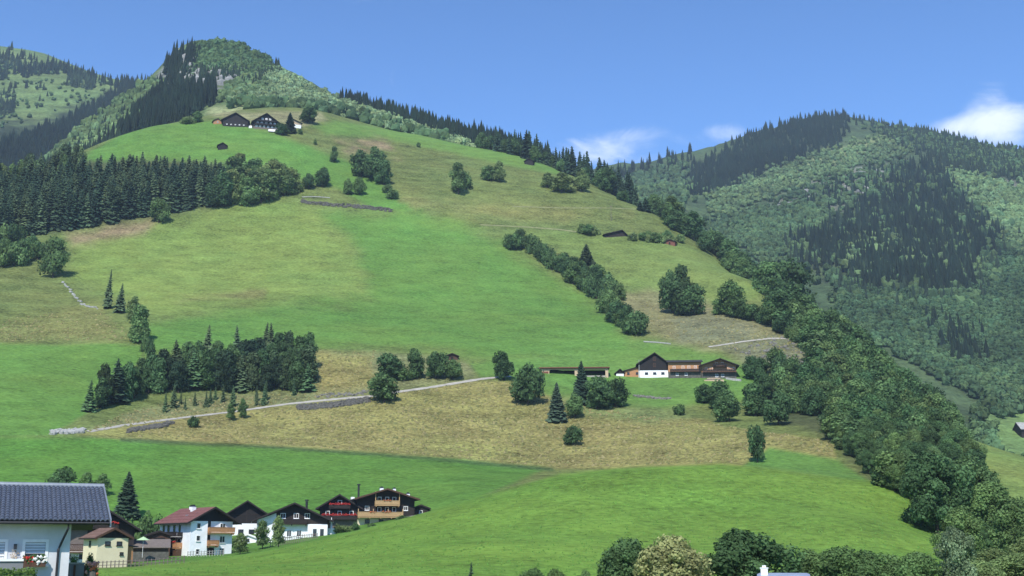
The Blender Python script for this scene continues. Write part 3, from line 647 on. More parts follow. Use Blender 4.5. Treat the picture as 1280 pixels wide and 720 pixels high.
# ---- counted stands
ORD = ['first', 'second', 'third', 'fourth', 'fifth', 'sixth', 'seventh', 'eighth', 'ninth', 'tenth', 'eleventh', 'twelfth'] + ['%dth' % k for k in range(13, 60)]
def stand(pts, kinds, h, w, cols, name, label, group, land=None, cat='tree', hw=None, dist=None, hpx=None):
    """trees of one stand; heights in metres, or in pixels of the photograph with hpx; each label tells shade, part of the stand and rank from the left"""
    made = []
    for px, py in pts:
        land_ = land or A
        r = land_.hit(px, py)
        if r is None: continue
        hh = random.uniform(*h); k = random.choice(kinds)
        if hpx: hh = random.uniform(*hpx) * (r[0].y * math.cos(PITCH) + r[0].z * math.sin(PITCH)) / F
        if r[1] < 330 and k in ('round', 'airy'): k = 'near'
        o = tree(k, r[0], hh, hh * random.uniform(*w), random.choice(cols), name, label, cat, group, .2)
        a, _ = px_at(px, py); made.append((px, py, o))
    xs = sorted(m[0] for m in made); ys = sorted(m[1] for m in made); n = len(made); sets = {}
    parts = ['leftmost part', 'left part', 'middle', 'right part', 'rightmost part'] if n > 60 else ['left part', 'right part'] if n > 10 else ['']
    rows = ['upper edge', 'middle', 'lower edge'] if n > 30 else ['']
    for px, py, o in made:
        i = min(int(len(parts) * xs.index(px) / n), len(parts) - 1); j = min(int(len(rows) * ys.index(py) / n), len(rows) - 1)
        sets.setdefault((o['tone'], i, j), []).append((px, o))
    for (tone, i, j), L_ in sets.items():
        L_.sort(key=lambda e: e[0])
        for q, (px, o) in enumerate(L_):
            where = ', '.join(x for x in (rows[j], parts[i]) if x)
            o['label'] = f"{ORD[q]} {tone} {label[0]} from left" + (f", {where} of {label[1]}" if where else f" {label[2] if len(label) > 2 else 'in ' + label[1]}")
# dense spruce wood on the left
pts = in_poly([(-40, 305), (75, 291), (140, 277), (262, 259), (280, 257), (280, 236), (210, 232), (100, 235), (-40, 243)], 262, mind=5)
pts.sort(key=lambda p: p[1])
stand(pts, ['spruce'], (16, 22), (.36, .50), [SPR, SPR_D, SPR, SPR_L, SPR_L], 'spruce_tree', ('spruce', 'the dense left wood'), 'spruces of the dense left wood')
stand(in_poly([(270, 250), (285, 235), (372, 240), (350, 247), (310, 258), (268, 259)], 22, mind=8), ['round', 'airy', 'tall'], (16, 22), (.5, .75), [DECID, DECID_D, DECID_L], 'broadleaf_tree', ('leafy tree', 'the spruce wood\'s right end'), 'leafy trees at the spruce wood end')
stand(in_poly([(-40, 335), (60, 340), (62, 316), (-40, 300)], 16, mind=9), ['round', 'bush'], (9, 14), (.7, 1.0), [DECID, DECID_D], 'broadleaf_tree', ('leafy tree', 'the strip under the spruce wood'), 'leafy trees under the spruce wood')
stand(in_poly([(-30, 240), (60, 226), (105, 212), (105, 222), (-30, 252)], 22, mind=6), ['airy', 'spruce', 'round'], (14, 21), (.4, .6), [DECID_L, SPR_L, DECID], 'mixed_tree', ('tree', 'the spruce wood\'s upper left fringe'), 'trees on the upper wood edge')
# grove in the middle left
pts = in_poly([(104, 518), (150, 503), (200, 492), (260, 490), (386, 490), (386, 462), (300, 458), (230, 472), (150, 495)], 66, mind=11); pts.sort(key=lambda p: p[1])
stand(pts, ['round', 'tall', 'tall', 'round', 'slim', 'airy'], (8.5, 13.5), (.45, .72), [DECID_D, SPR, DECID_D, SPR_L], 'mixed_tree', ('tree', 'the grove above the track'), 'trees of the grove on the middle slope')
stand([(257, 452), (297, 450), (330, 447), (340, 452), (362, 452), (376, 462)], ['tall', 'slim'], (11, 14), (.4, .5), [SPR_L, DECID_D], 'pine_tree', ('tall tree', 'the top line of the middle grove', 'breaking the top of the middle grove'), 'tall trees on top of the grove')
stand(in_poly([(190, 505), (240, 498), (385, 492), (380, 503), (290, 510), (200, 516)], 18, mind=9), ['young'], (4, 7.5), (.35, .5), [SPR_L, (.07, .12, .05)], 'young_spruce', ('young spruce', 'the row before the middle grove'), 'young spruces before the grove')
# hedge in the ravine
pts = on_line([(628, 306), (662, 312), (690, 333), (722, 356), (752, 378), (772, 402), (800, 424)], 34, 6, 5) + on_line([(700, 335), (740, 352), (775, 378)], 9, 6, 4)
stand(pts, ['round', 'bush', 'round'], (7, 11), (.75, 1.1), [DECID, DECID_D, DECID_D], 'broadleaf_tree', ('small tree', 'the ravine hedge'), 'trees of the ravine hedge')
# skyline row to the notch
pts = on_line([(652, 196), (690, 206), (730, 224), (772, 246), (800, 262)], 40, 4, 5)
row = []
for k in range(62):
    px = 596 + (802 - 596) * (k + random.random()) / 62; d = float(np.interp(px, [590, 640, 700, 780, 850], [828, 812, 792, 752, 700])) * random.uniform(.995, 1.05)
    q = A.at(px, d); kd = random.choice(['spruce', 'spruce', 'slim', 'round']); h = random.uniform(13, 23) if kd != 'round' else random.uniform(9, 13)
    row.append((px, tree(kd, q, h, h * (random.uniform(.34, .46) if kd != 'round' else random.uniform(.65, .9)), random.choice([SPR_D, SPR, SPR] if kd != 'round' else [DECID_D, DECID]), 'spruce_tree' if kd != 'round' else 'broadleaf_tree', 'x', 'tree', 'trees along the pasture skyline', .2), kd))
for kind_ in ('round', ''):
    for q, (px, o, kd) in enumerate(sorted((e for e in row if (e[2] == 'round') == (kind_ == 'round')), key=lambda e: e[0])): o['label'] = f"{ORD[q]} {'leafy tree' if kind_ else 'conifer'} from left in the row along the pasture skyline"

# upper right edge of the hill
pts = on_line([(838, 278), (870, 302), (920, 332), (965, 360)], 32, 9, 6)
stand(pts, ['round', 'round', 'airy'], (11, 18), (.7, .95), [DECID, DECID_D, DECID_D], 'broadleaf_tree', ('leafy tree', 'the upper right pasture\'s edge'), 'trees on the right pasture edge')
stand(on_line([(722, 292), (748, 296)], 3, 3, 2) + on_line([(792, 299), (850, 304)], 9, 5, 2), ['bush', 'round'], (4, 6), (1.0, 1.4), [DECID, DECID_L], 'bush', ('bush', 'the low black roof hedge'), 'bushes by the low black roof', cat='bush', hpx=(9, 15))
stand(on_line([(788, 256), (830, 274)], 5, 3, 2), ['round', 'spruce'], (5, 8), (.6, .9), [DECID_D, SPR], 'mixed_tree', ('small tree', 'the pasture brow below the skyline row', 'on the pasture brow below the skyline row'), 'small trees on the pasture brow', hpx=(12, 20))
edge = []
for px in np.linspace(828, 985, 26):
    px += random.uniform(-3, 3); d = float(np.interp(px, [780, 850, 960, 1000], [750, 700, 600, 545])) * random.uniform(1.03, 1.09)
    q = A.at(px, d); h = random.uniform(13, 19); edge.append((px, tree(random.choice(['round', 'round', 'airy', 'tall']), q, h, h * random.uniform(.7, .95), random.choice([DECID, DECID_D, DECID_D]), 'broadleaf_tree', 'x', 'tree', 'trees behind the right pasture edge', .2)))
for q, (px, o) in enumerate(sorted(edge, key=lambda e: e[0])): o['label'] = f"{ORD[q]} {o['tone']} tree from left in the row just behind the right pasture edge"
tree_px('round', 992, 395, 74, 62, DECID_D, 'broadleaf_tree', 'large dark tree standing out at the top of the right wood')
tree_px('round', 1020, 400, 66, 56, DECID_D, 'broadleaf_tree', 'large dark tree at the top right edge of the right wood')
pts = in_poly([(888, 392), (930, 396), (990, 420), (1010, 440), (960, 405)], 12, mind=10) + in_poly([(935, 466), (975, 466), (1025, 490), (1020, 530), (950, 500)], 16, mind=10)
stand(pts, ['round', 'bush'], (6, 10), (.9, 1.2), [DECID, DECID_D], 'broadleaf_tree', ('low tree', 'the scree behind the chalets'), 'low trees round the scree')
# the wood covering the right flank
pts = in_poly([(960, 368), (1010, 392), (1050, 420), (1100, 458), (1180, 532), (1214, 566), (1232, 610), (1245, 655), (1300, 676), (1300, 695), (1215, 695), (1180, 650), (1100, 606), (1046, 560), (1030, 520), (985, 520), (1020, 475), (1015, 440), (975, 410)], 290, mind=9); pts.sort(key=lambda p: p[1])
stand(pts, ['round', 'round', 'airy', 'tall'], (11, 17), (.7, 1.0), [DECID, DECID_D, DECID_D, (.145, .225, .085), (.095, .18, .068)], 'wood_tree', ('leafy tree', 'the right flank wood'), 'trees of the right flank wood', hpx=(30, 48))
# big near trees at the right edge
for px, py, hp, wp, col, kd, lab in [
  (1172, 668, 105, 92, DECID_D, 'near', 'big dark tree overhanging the right end of the bright knoll'), (1215, 664, 96, 90, DECID_D, 'near', 'big dark tree close behind the one overhanging the knoll'),
  (1240, 688, 88, 84, DECID, 'near', 'wide green tree near the right edge beside the pale leaning tree'), (1276, 704, 82, 76, DECID, 'near', 'green tree cut by the right edge of the picture'),
  (1205, 712, 80, 70, DECID, 'near', 'green tree in front of the big dark pair at the knoll end'), (1290, 730, 60, 70, DECID_L, 'near', 'pale tree low in the right corner'), (1160, 640, 50, 50, DECID, 'near', 'lighter tree behind the hut at the knoll edge')]:
    tree_px(kd, px, py, hp, wp, col, 'broadleaf_tree', lab)
# nearest row along the bottom: feet below the frame, on the valley side of the knoll
def near_tree(kind, px, top, wp, d, col, name, label, cat='tree', jit=.05):
    p = A.at(px, d); a, t = px_at(px, top); h = t * d - p.z
    s = (p.y * math.cos(PITCH) + p.z * math.sin(PITCH)) / F
    return tree(kind, p, h, wp * s * (1.0 if kind == 'spruce' else 1.3), col, name, label, cat, None, jit)
near_tree('near', 784, 671, 58, 92, DECID_D, 'broadleaf_tree', 'dark tree left of the yellow flowering tree at the bottom')
near_tree('near', 838, 667, 84, 88, YELLOW, 'broadleaf_tree', 'yellowish flowering tree at the bottom of the picture')
near_tree('near', 929, 659, 104, 92, DECID_D, 'broadleaf_tree', 'broad dark round tree right of the yellow flowering tree')
near_tree('spruce', 588, 702, 18, 90, SPR, 'spruce_tree', 'tip of a small spruce at the bottom edge')
for px, top, wp, lab in [(664, 709, 40, 'leftmost bush top at the bottom edge left of the dark tree'), (696, 710, 34, 'bush top at the bottom edge beside the leftmost one'), (730, 712, 24, 'small bush top just left of the dark tree at the bottom')]:
    near_tree('near', px, top, wp, 90, DECID, 'broadleaf_tree', lab)
for px, top, wp, lab in [(1012, 685, 62, 'first leafy tree of the bottom row right of the blue roof'), (1042, 681, 68, 'tallest leafy tree of the bottom row right of the blue roof'), (1080, 686, 68, 'third leafy tree of the bottom row right of the blue roof'), (1108, 692, 52, 'low tree in a dip of the bottom row'), (1138, 688, 60, 'last dark tree of the bottom row before the pale tree')]:
    near_tree('near', px, top, wp, 96, DECID, 'broadleaf_tree', lab)
near_tree('near_airy', 1187, 656, 52, 100, (.20, .27, .15), 'broadleaf_tree', 'pale grey green slender tree at the right of the bottom row')
for px, top, wp, d, lab in [(1228, 684, 70, 118, 'pale green tree low right of the slender grey green tree'), (1262, 690, 62, 112, 'pale green bushy tree in the bottom right corner'), (1215, 700, 50, 108, 'low pale bush top at the foot of the slender grey green tree')]:
    near_tree('near', px, top, wp, d, DECID_L, 'broadleaf_tree', lab)
# bushes round the village
for px, py, hp, wp, col, lab in [(185, 672, 50, 36, DECID, 'broad bushy tree left of the red roofed house'), (203, 668, 46, 28, DECID_D, 'dark bush touching the red roofed house'), (167, 668, 40, 26, DECID, 'bush right of the dark gabled chalet'), (152, 646, 48, 24, DECID, 'bush on the slope behind the dark gabled chalet'),
   (292, 688, 14, 12, DECID, 'little dark bush at the right wall of the red roofed house'), (425, 667, 12, 16, DECID_L, 'pale bush in the garden of the red balcony house'), (434, 665, 9, 20, DECID_L, 'yellow green bush in the terraced garden'), (446, 660, 11, 14, DECID_D, 'dark bush below the left balcony of the big chalet'), (466, 657, 8, 12, DECID, 'bush below the middle of the big chalet'), (505, 644, 9, 22, DECID, 'hedge-like bush at the right wall of the big chalet')]:
    tree_px('bush', px, py, hp, wp, col, 'bush', lab, 'bush', dist=(232 if px < 300 else 236 if px < 440 else 238))

# ---- far woods: thousands of small trees, each mountain's wood joined in one mesh
def low_conifer(seed):
    rng = np.random.default_rng(seed); Vs, Fs = [], []; off = 0; n = 6
    for z0, z1, r in ((.04, .55, .5), (.26, .76, .40), (.50, 1.0, .27)):
        a = np.arange(2 * n) / (2 * n) * 2 * math.pi + rng.uniform(0, 6); rr = r * np.where(np.arange(2 * n) % 2 == 0, 1.0, .55) * rng.uniform(.8, 1.15, 2 * n)
        V = np.r_[np.c_[np.cos(a) * rr, np.sin(a) * rr, z0 + rng.uniform(-.04, .04, 2 * n)], [[0, 0, z1]]]
        i = np.arange(2 * n); Vs.append(V); Fs.append(np.c_[i, (i + 1) % (2 * n), np.full(2 * n, 2 * n)] + off); off += len(V)
    V = np.concatenate(Vs); return V, np.concatenate(Fs), .75 + .5 * rng.random(len(V))
def low_broad(seed):
    rng = np.random.default_rng(seed); Vs, Fs = [], []; off = 0
    for c, r in (((0, 0, .5), .42), ((.2, .1, .68), .27), ((-.18, .12, .62), .28), ((.02, -.2, .42), .30)):
        V0, F0 = ICO1; k = rng.permutation(len(V0))
        V = V0 * r * (1 + rng.uniform(-.32, .32, (len(V0), 1))) * [1, 1, 1.1] + c
        Vs.append(V); Fs.append(F0 + off); off += len(V)
    V = np.concatenate(Vs); V[:, 2] = np.maximum(V[:, 2], .02); return V, np.concatenate(Fs), .72 + .55 * rng.random(len(V))
def low_leafy(seed):
    V, Fc, T = low_broad(seed); rng = np.random.default_rng(seed + 90); n = 70; k = rng.integers(0, len(V), n)
    P = V[k] + rng.normal(size=(n, 3)) * .05; d = P - [0, 0, .5]; d = d / np.linalg.norm(d, axis=1)[:, None] + rng.normal(size=(n, 3)) * .5; d /= np.linalg.norm(d, axis=1)[:, None]
    u = np.cross(d, rnd_dirs(n, rng)); u /= np.linalg.norm(u, axis=1)[:, None]; w = np.cross(d, u); s = rng.uniform(.07, .15, (n, 1))
    Q = np.stack([P + u * s, P - u * s * .6 + w * s * .8, P - u * s * .5 - w * s * .8], 1).reshape(-1, 3)
    return np.r_[V, Q], np.r_[Fc, np.arange(3 * n).reshape(-1, 3) + len(V)], np.r_[T, np.repeat(.65 + .75 * rng.random(n), 3)]
LOW = {'f': [low_leafy(s) for s in range(20, 26)], 'c': [low_conifer(s) for s in range(4)], 'b': [low_broad(s) for s in range(10, 14)]}
def wood(name, label, cat, land, groups, soft=2.0, mat='leaves'):
    """groups: (poly, count, kind, (h0,h1) metres, width ratio, colour)"""
    Vs, Fs, Ts = [], [], []; off = 0; rng = RNG
    for poly, cnt, kind, hr, wr, col in groups:
        for px, py in in_poly(poly, cnt):
            r = land.hit(px + rng.normal() * soft, py + rng.normal() * soft * .6)
            if r is None: continue
            V, Fc, T = LOW[kind][rng.integers(len(LOW[kind]))]
            h = rng.uniform(*hr); w = h * wr * rng.uniform(.8, 1.2); a = rng.uniform(0, 6.28); c, s = math.cos(a), math.sin(a)
            X = np.c_[(V[:, 0] * c - V[:, 1] * s) * w, (V[:, 0] * s + V[:, 1] * c) * w, V[:, 2] * h - .04 * h] + np.array(r[0])
            k = rng.uniform(.72, 1.3) * (1 + .9 * float(fbm(np.array([r[0].x / 70 + 50]), np.array([r[0].y / 90 + r[0].z / 45]), 3, 5)[0])); hu = rng.uniform(-.10, .10)
            Vs.append(X); Fs.append(Fc + off); off += len(V); Ts.append(T[:, None] * np.array([col[0] * k * (1 + hu), col[1] * k, col[2] * k * (1 - hu)]))
    me = np_mesh(name, np.concatenate(Vs), np.concatenate(Fs), mat, np.concatenate(Ts))
    return tag(link(name, me), label, cat, None, 'stuff')
cS = (.017, .035, .021); cSl = (.036, .064, .036); cB = (.098, .168, .068); cBl = (.160, .245, .100); cBy = (.12, .155, .065)
wood('hill_forest', 'mixed forest and scrub covering the rocky hill behind the upper farm', 'forest', B, [
  ([(285, 128), (340, 85), (400, 118), (520, 158), (640, 192), (600, 190), (430, 148), (370, 137)], 1700, 'f', (4, 8), .95, (.235, .33, .16)),
  ([(290, 130), (420, 138), (560, 178), (550, 182), (430, 150), (290, 136)], 130, 'b', (7, 12), .9, cB),
  ([(270, 130), (300, 100), (330, 100), (330, 120)], 130, 'b', (6, 10), .9, cBl),
  ([(205, 160), (270, 130), (270, 112), (200, 112), (150, 165), (120, 190), (180, 165)], 330, 'c', (14, 20), .34, cS),
  ([(208, 84), (215, 72), (240, 62), (252, 75), (236, 100), (212, 108)], 100, 'c', (12, 19), .36, cS),
  ([(246, 60), (270, 58), (305, 64), (340, 84), (330, 98), (290, 98), (250, 88)], 480, 'f', (6, 10), .95, cB),
  ([(215, 108), (300, 104), (330, 100), (300, 90), (225, 92)], 110, 'c', (8, 14), .40, cSl),
  ([(222, 100), (310, 100), (310, 84), (240, 78)], 70, 'b', (5, 8), .9, cB),
  ([(300, 110), (345, 85), (350, 95), (310, 122)], 60, 'c', (9, 14), .4, cSl),
  ([(60, 205), (85, 180), (115, 155), (152, 126), (195, 102), (205, 112), (160, 160), (110, 200)], 620, 'b', (6, 11), .95, cBl),
  ([(70, 205), (130, 145), (195, 102), (205, 112), (150, 165), (110, 200)], 120, 'c', (10, 16), .36, cSl),
  ([(-40, 262), (40, 222), (120, 195), (150, 178), (150, 188), (90, 215), (-40, 275)], 200, 'c', (14, 20), .34, cSl),
  ([(425, 124), (430, 127), (520, 157), (640, 194), (700, 214), (690, 216), (560, 175), (430, 131)], 480, 'c', (12, 19), .36, cS),
  ([(590, 180), (640, 190), (690, 212), (640, 205), (590, 190)], 90, 'c', (15, 24), .34, cS),
  ([(640, 196), (760, 246), (760, 258), (640, 215)], 150, 'b', (8, 13), .9, cB)])
wood('ridge_forest', 'bands of dark spruce wood on the far alpine ridge at left', 'forest', Cm, [
  ([(-50, 225), (-50, 175), (0, 185), (70, 160), (130, 130), (160, 105), (215, 106), (205, 150), (120, 190), (60, 225)], 1700, 'c', (14, 22), .36, cS),
  ([(-40, 95), (8, 62), (30, 70), (75, 80), (80, 88), (40, 92), (0, 100)], 110, 'c', (12, 18), .4, cSl),
  ([(60, 74), (100, 90), (160, 104), (150, 112), (90, 100)], 90, 'c', (10, 18), .36, cS),
  ([(80, 92), (110, 95), (120, 115), (85, 108)], 60, 'c', (12, 18), .4, cSl), ([(-40, 150), (15, 145), (20, 130), (-40, 120)], 70, 'c', (12, 18), .4, cSl),
  ([(20, 85), (75, 85), (70, 92), (20, 96)], 60, 'c', (12, 17), .4, cS),
  ([(0, 80), (140, 105), (130, 130), (0, 160)], 130, 'b', (3, 6.5), 1.1, cB), ([(0, 70), (60, 75), (60, 140), (0, 150)], 40, 'c', (9, 14), .4, cSl)])
wood('mountain_forest', 'mixed forest with spruce bands covering the mountain on the right', 'forest', D, [
  ([(862, 240), (870, 212), (920, 182), (1000, 148), (1062, 142), (1055, 165), (1045, 182), (960, 212), (875, 245)], 1150, 'c', (11, 19), .40, cS),
  ([(640, 262), (760, 222), (862, 196), (862, 203), (780, 224), (660, 268)], 170, 'c', (15, 23), .32, cS),
  ([(760, 228), (862, 204), (862, 245), (840, 290), (780, 260)], 420, 'b', (8, 13), .95, cB),
  ([(1055, 144), (1100, 153), (1200, 173), (1300, 194), (1300, 226), (1240, 222), (1180, 208), (1140, 185), (1100, 162)], 800, 'c', (9, 16), .42, cSl),
  ([(1080, 158), (1200, 178), (1300, 200), (1300, 230), (1200, 205)], 900, 'b', (4, 10), 1.0, cB),
  ([(880, 250), (960, 215), (1060, 180), (1120, 172), (1140, 190), (1080, 205), (980, 240), (900, 275)], 1300, 'b', (3, 8), 1.1, cBl),
  ([(970, 250), (1080, 205), (1140, 215), (1100, 250), (1000, 268)], 420, 'b', (4, 9), 1.1, cB), ([(1000, 255), (1090, 215), (1120, 230), (1030, 262)], 45, 'c', (12, 19), .36, cS),
  ([(870, 290), (960, 262), (1040, 262), (1000, 310), (960, 330), (900, 310)], 1100, 'b', (4, 9), 1.05, cB),
  ([(1132, 205), (1165, 212), (1195, 240), (1215, 275), (1252, 300), (1225, 330), (1205, 372), (1160, 372), (1120, 352), (1085, 368), (1060, 340), (1010, 330), (985, 305), (1040, 292), (1080, 262), (1110, 235)], 1250, 'c', (14, 22), .36, cS),
  ([(1100, 205), (1190, 210), (1270, 300), (1240, 380), (1080, 385), (970, 320), (1060, 250)], 420, 'c', (12, 19), .36, cSl),
  ([(1100, 205), (1190, 210), (1270, 300), (1240, 380), (1080, 385), (970, 320), (1060, 250)], 520, 'b', (7, 12), .9, cB),
  ([(1040, 300), (1160, 300), (1180, 340), (1060, 340)], 60, 'b', (9, 13), .9, cBl),
  ([(1175, 215), (1300, 240), (1300, 330), (1250, 300), (1220, 255)], 1600, 'b', (3, 9), 1.1, cBl),
  ([(1230, 345), (1255, 300), (1300, 330), (1300, 500), (1200, 450), (1180, 380)], 1900, 'f', (4, 9.5), 1.0, (.076, .138, .058)),
  ([(1040, 350), (1110, 370), (1190, 380), (1210, 450), (1290, 500), (1260, 520), (1150, 460), (1050, 400)], 1500, 'f', (4, 9), 1.0, (.076, .138, .058)),
  ([(1160, 400), (1215, 415), (1240, 460), (1190, 460)], 60, 'c', (14, 20), .36, cS),
  ([(1200, 470), (1290, 490), (1290, 520), (1240, 520)], 120, 'f', (6, 11), .95, cB), ([(1215, 520), (1240, 520), (1245, 610), (1215, 600)], 40, 'f', (6, 10), .9, cB),
  ([(1250, 585), (1290, 575), (1290, 610), (1250, 610)], 14, 'f', (4, 7), 1, cB)], soft=6.0)
for o in C.objects:
    if o.get('kind') == 'stuff': o.color = (1, 1, 1, 1)
# ------------------------------------------------------------------ buildings
def spot_at(px, d, rel=0, land=None, dz=0.0, py=None):
    """place on the ground (or at the height seen at py) and the turn that makes a front face the camera, plus rel degrees"""
    land = land or A; a, t = px_at(px, py if py else 640)
    z = t * d if py else land.z(a, d)
    return Vector((math.sin(a) * d, math.cos(a) * d, z + dz)), -a + math.radians(rel)
def spot_hit(px, py, rel=0):
    q, d = A.hit(px, py); return q, -math.atan2(q.x, q.y) + math.radians(rel)
def wallmap(wall, W, Lh):
    if wall == 'F': return lambda u, o, z: (u, -o, z)
    if wall == 'B': return lambda u, o, z: (u, Lh + o, z)
    if wall == 'L': return lambda u, o, z: (-W / 2 - o, u, z)
    return lambda u, o, z: (W / 2 + o, u, z)
def wbox(b, f, u0, u1, o0, o1, z0, z1, mi=0):
    p, q = f(u0, o0, z0), f(u1, o1, z1); return b.box(p[0], p[1], p[2], q[0], q[1], q[2], mi)
def window(root, f, u, z, w, h, frame='white_paint', depth=.06, t=.09, cross=True, shutters=None, flowers=None, pane='glass'):
    b = MB(); o0, o1 = -.05, depth
    wbox(b, f, u - w / 2, u - w / 2 + t, o0, o1, z, z + h); wbox(b, f, u + w / 2 - t, u + w / 2, o0, o1, z, z + h)
    wbox(b, f, u - w / 2 + t, u + w / 2 - t, o0, o1, z, z + t); wbox(b, f, u - w / 2 + t, u + w / 2 - t, o0, o1, z + h - t, z + h)
    if cross and w > .8: wbox(b, f, u - t / 3, u + t / 3, o0, o1 - .015, z + t, z + h - t)
    fr = b.obj('window', frame, root)
    p = MB(); wbox(p, f, u - w / 2 + t, u + w / 2 - t, -.05, .018, z + t, z + h - t); p.obj('pane', pane, fr)
    s = MB(); wbox(s, f, u - w / 2 - .06, u + w / 2 + .06, -.03, depth + .08, z - .07, z - .003); s.obj('sill', frame, fr)
    if shutters:
        for sg in (-1, 1):
            q = MB(); wbox(q, f, u + sg * (w / 2 + .02), u + sg * (w / 2 + .02 + w * .45), -.02, .045, z - .02, z + h + .02); q.obj('shutter', shutters, fr)
    if flowers: flower_row(fr, f, u - w / 2, u + w / 2, z - .02, flowers)
    return fr
def flower_row(root, f, u0, u1, z, mat, o=.12, n=None, hgt=.28, sz=1.0):
    b = MB(); n = n or max(3, int((u1 - u0) / .16))
    for k in range(n):
        u = u0 + (u1 - u0) * (k + random.random()) / n; s = random.uniform(.09, .17) * sz; zz = z + random.uniform(.0, hgt); oo = o + random.uniform(-.05, .10)
        c = Vector(f(u, oo, zz)); i = len(b.v)
        for v in ((1, 0, 0), (-1, 0, 0), (0, 1, 0), (0, -1, 0), (0, 0, 1), (0, 0, -1)): b.v.append(tuple(c + Vector(v) * s * random.uniform(.7, 1.2)))
        for q in ((0, 2, 4), (2, 1, 4), (1, 3, 4), (3, 0, 4), (2, 0, 5), (1, 2, 5), (3, 1, 5), (0, 3, 5)): b.f.append(tuple(i + x for x in q)); b.m.append(0)
    return b.obj('flowers', mat, root)
def balcony(root, f, u0, u1, z, depth=1.1, hgt=.95, mat='brown_timber', flowers=None, posts=0, post_h=2.4, floor_mat=None, board=.14):
    b = MB(); wbox(b, f, u0, u1, -.03, depth, z - .16, z)
    for k in range(max(2, int((u1 - u0) / 1.6))):       # joist ends carrying the floor
        u = u0 + .2 + (u1 - u0 - .4) * k / max(1, int((u1 - u0) / 1.6) - 1 or 1); wbox(b, f, u - .07, u + .07, -.03, depth - .06, z - .36, z - .163)
    bo = b.obj('balcony', floor_mat or mat, root)
    r = MB(); n = max(3, int((u1 - u0) / board)); 
    for k in range(n):
        a = u0 + (u1 - u0) * k / n; wbox(r, f, a + .008, a + (u1 - u0) / n - .008, depth - .045, depth + random.uniform(-.006, .006), z + .06, z + hgt - .07)
    wbox(r, f, u0, u1, depth - .09, depth + .05, z + hgt - .067, z + hgt); wbox(r, f, u0, u1, depth - .10, depth - .048, z + .15, z + .25)
    for uu in (u0, u1 - .06): wbox(r, f, uu, uu + .06, -.03, depth - .105, z + .06, z + hgt - .07)
    r.obj('railing', mat, bo)
    for k in range(posts):
        u = u0 + .07 + (u1 - u0 - .14) * k / max(1, posts - 1); p = MB(); wbox(p, f, u - .07, u + .07, depth - .28, depth - .13, z + .002, z + post_h); p.obj('post', mat, bo)
    if flowers: flower_row(bo, f, u0 + .1, u1 - .1, z + hgt - .12, flowers, o=depth + .10)
    return bo
def chimney(roof, x, y, z0, z1, s=.6, mat='white_plaster', cap='dark_metal'):
    b = MB().box(x - s / 2, y - s / 2, z0, x + s / 2, y + s / 2, z1); c = b.obj('chimney', mat, roof)
    MB().box(x - s * .62, y - s * .62, z1 + .003, x + s * .62, y + s * .62, z1 + .09).box(x - s * .3, y - s * .3, z1 + .093, x + s * .3, y + s * .3, z1 + .28).obj('chimney_cap', cap, c)
def house(name, label, cat, loc, rz, W, Lh, H1, H2, rise, oh=.8, ohf=1.0, m1='white_plaster', m2='dark_timber', roof='dark_roof', soffit='dark_timber', apex=0.0, group=None, found=2.0, ohb=.6, thick=.22, battens=True):
    """gabled house, ridge along y, front gable at y=0; H1 lower wall, H2 eaves height, rise to ridge; apex shifts the ridge sideways"""
    r = thing(name, label, cat, loc, rz, group)
    MB().box(-W / 2, 0, -found, W / 2, Lh, H1).obj('wall', m1, r)
    k = 1.0 - abs(apex) / (W / 2) * 0
    up = MB(); e = .03 if m2 != m1 else 0.0     # timber storey stands a little proud of the masonry
    poly = [(-W / 2 - e, H1 + .002), (W / 2 + e, H1 + .002), (W / 2 + e, H2), (apex, H2 + rise), (-W / 2 - e, H2)]
    up.prism(poly, -e, Lh + e)
    up.obj('gable_wall', m2, r)
    sl, sr = rise / (W / 2 + apex), rise / (W / 2 - apex); z0 = .03
    L0, R0 = (-W / 2 - oh, H2 - sl * oh + z0), (W / 2 + oh, H2 - sr * oh + z0)
    rp = [L0, (apex, H2 + rise + z0), R0, (R0[0], R0[1] + thick), (apex, H2 + rise + z0 + thick), (L0[0], L0[1] + thick)]
    # two slabs meeting at the ridge
    rb = MB()
    rb.prism([L0, (apex, H2 + rise + z0), (apex, H2 + rise + z0 + thick), (L0[0], L0[1] + thick)], -ohf, Lh + ohb, 0, 1)
    rb.prism([(apex, H2 + rise + z0), R0, (R0[0], R0[1] + thick), (apex, H2 + rise + z0 + thick)], -ohf, Lh + ohb, 0, 1)
    ro = rb.obj('roof', [soffit, roof], r)
    for sx, P0 in ((-1, L0), (1, R0)):     # barge boards and gutter
        b = MB(); q = [(P0[0], P0[1] - .06), (apex, H2 + rise + z0 - .06), (apex, H2 + rise + z0 + thick + .03), (P0[0], P0[1] + thick + .03)]
        if sx > 0: q = [q[1], q[0], q[3], q[2]]
        b.prism(q, -ohf - .055, -ohf - .003); b.obj('barge_board', soffit, ro)
    g = MB()
    for P0, sx in ((L0, -1), (R0, 1)): g.box(P0[0] + sx * .003, -ohf + .05, P0[1] + .02, P0[0] + sx * .13, Lh + ohb - .05, P0[1] + .13)
    g.obj('gutter', 'dark_metal', ro)
    if battens:
        rc = MB()
        for k in range(int(Lh + ohf + ohb)):          # courses of the covering as low ribs
            pass
        n = max(3, int((W / 2 + oh) / .9))
        for sg, P0 in ((-1, L0), (1, R0)):
            for k in range(1, n):
                f = k / n; x = P0[0] + (apex - P0[0]) * f; z = P0[1] + (H2 + rise + z0 - P0[1]) * f + thick
                rc.box(x - .03, -ohf + .02, z - .03, x + .03, Lh + ohb - .02, z + .045)
        rc.obj('roof_rib', roof, ro)
    return r, ro, H2 + rise
Fw = lambda W, Lh: wallmap('F', W, Lh)
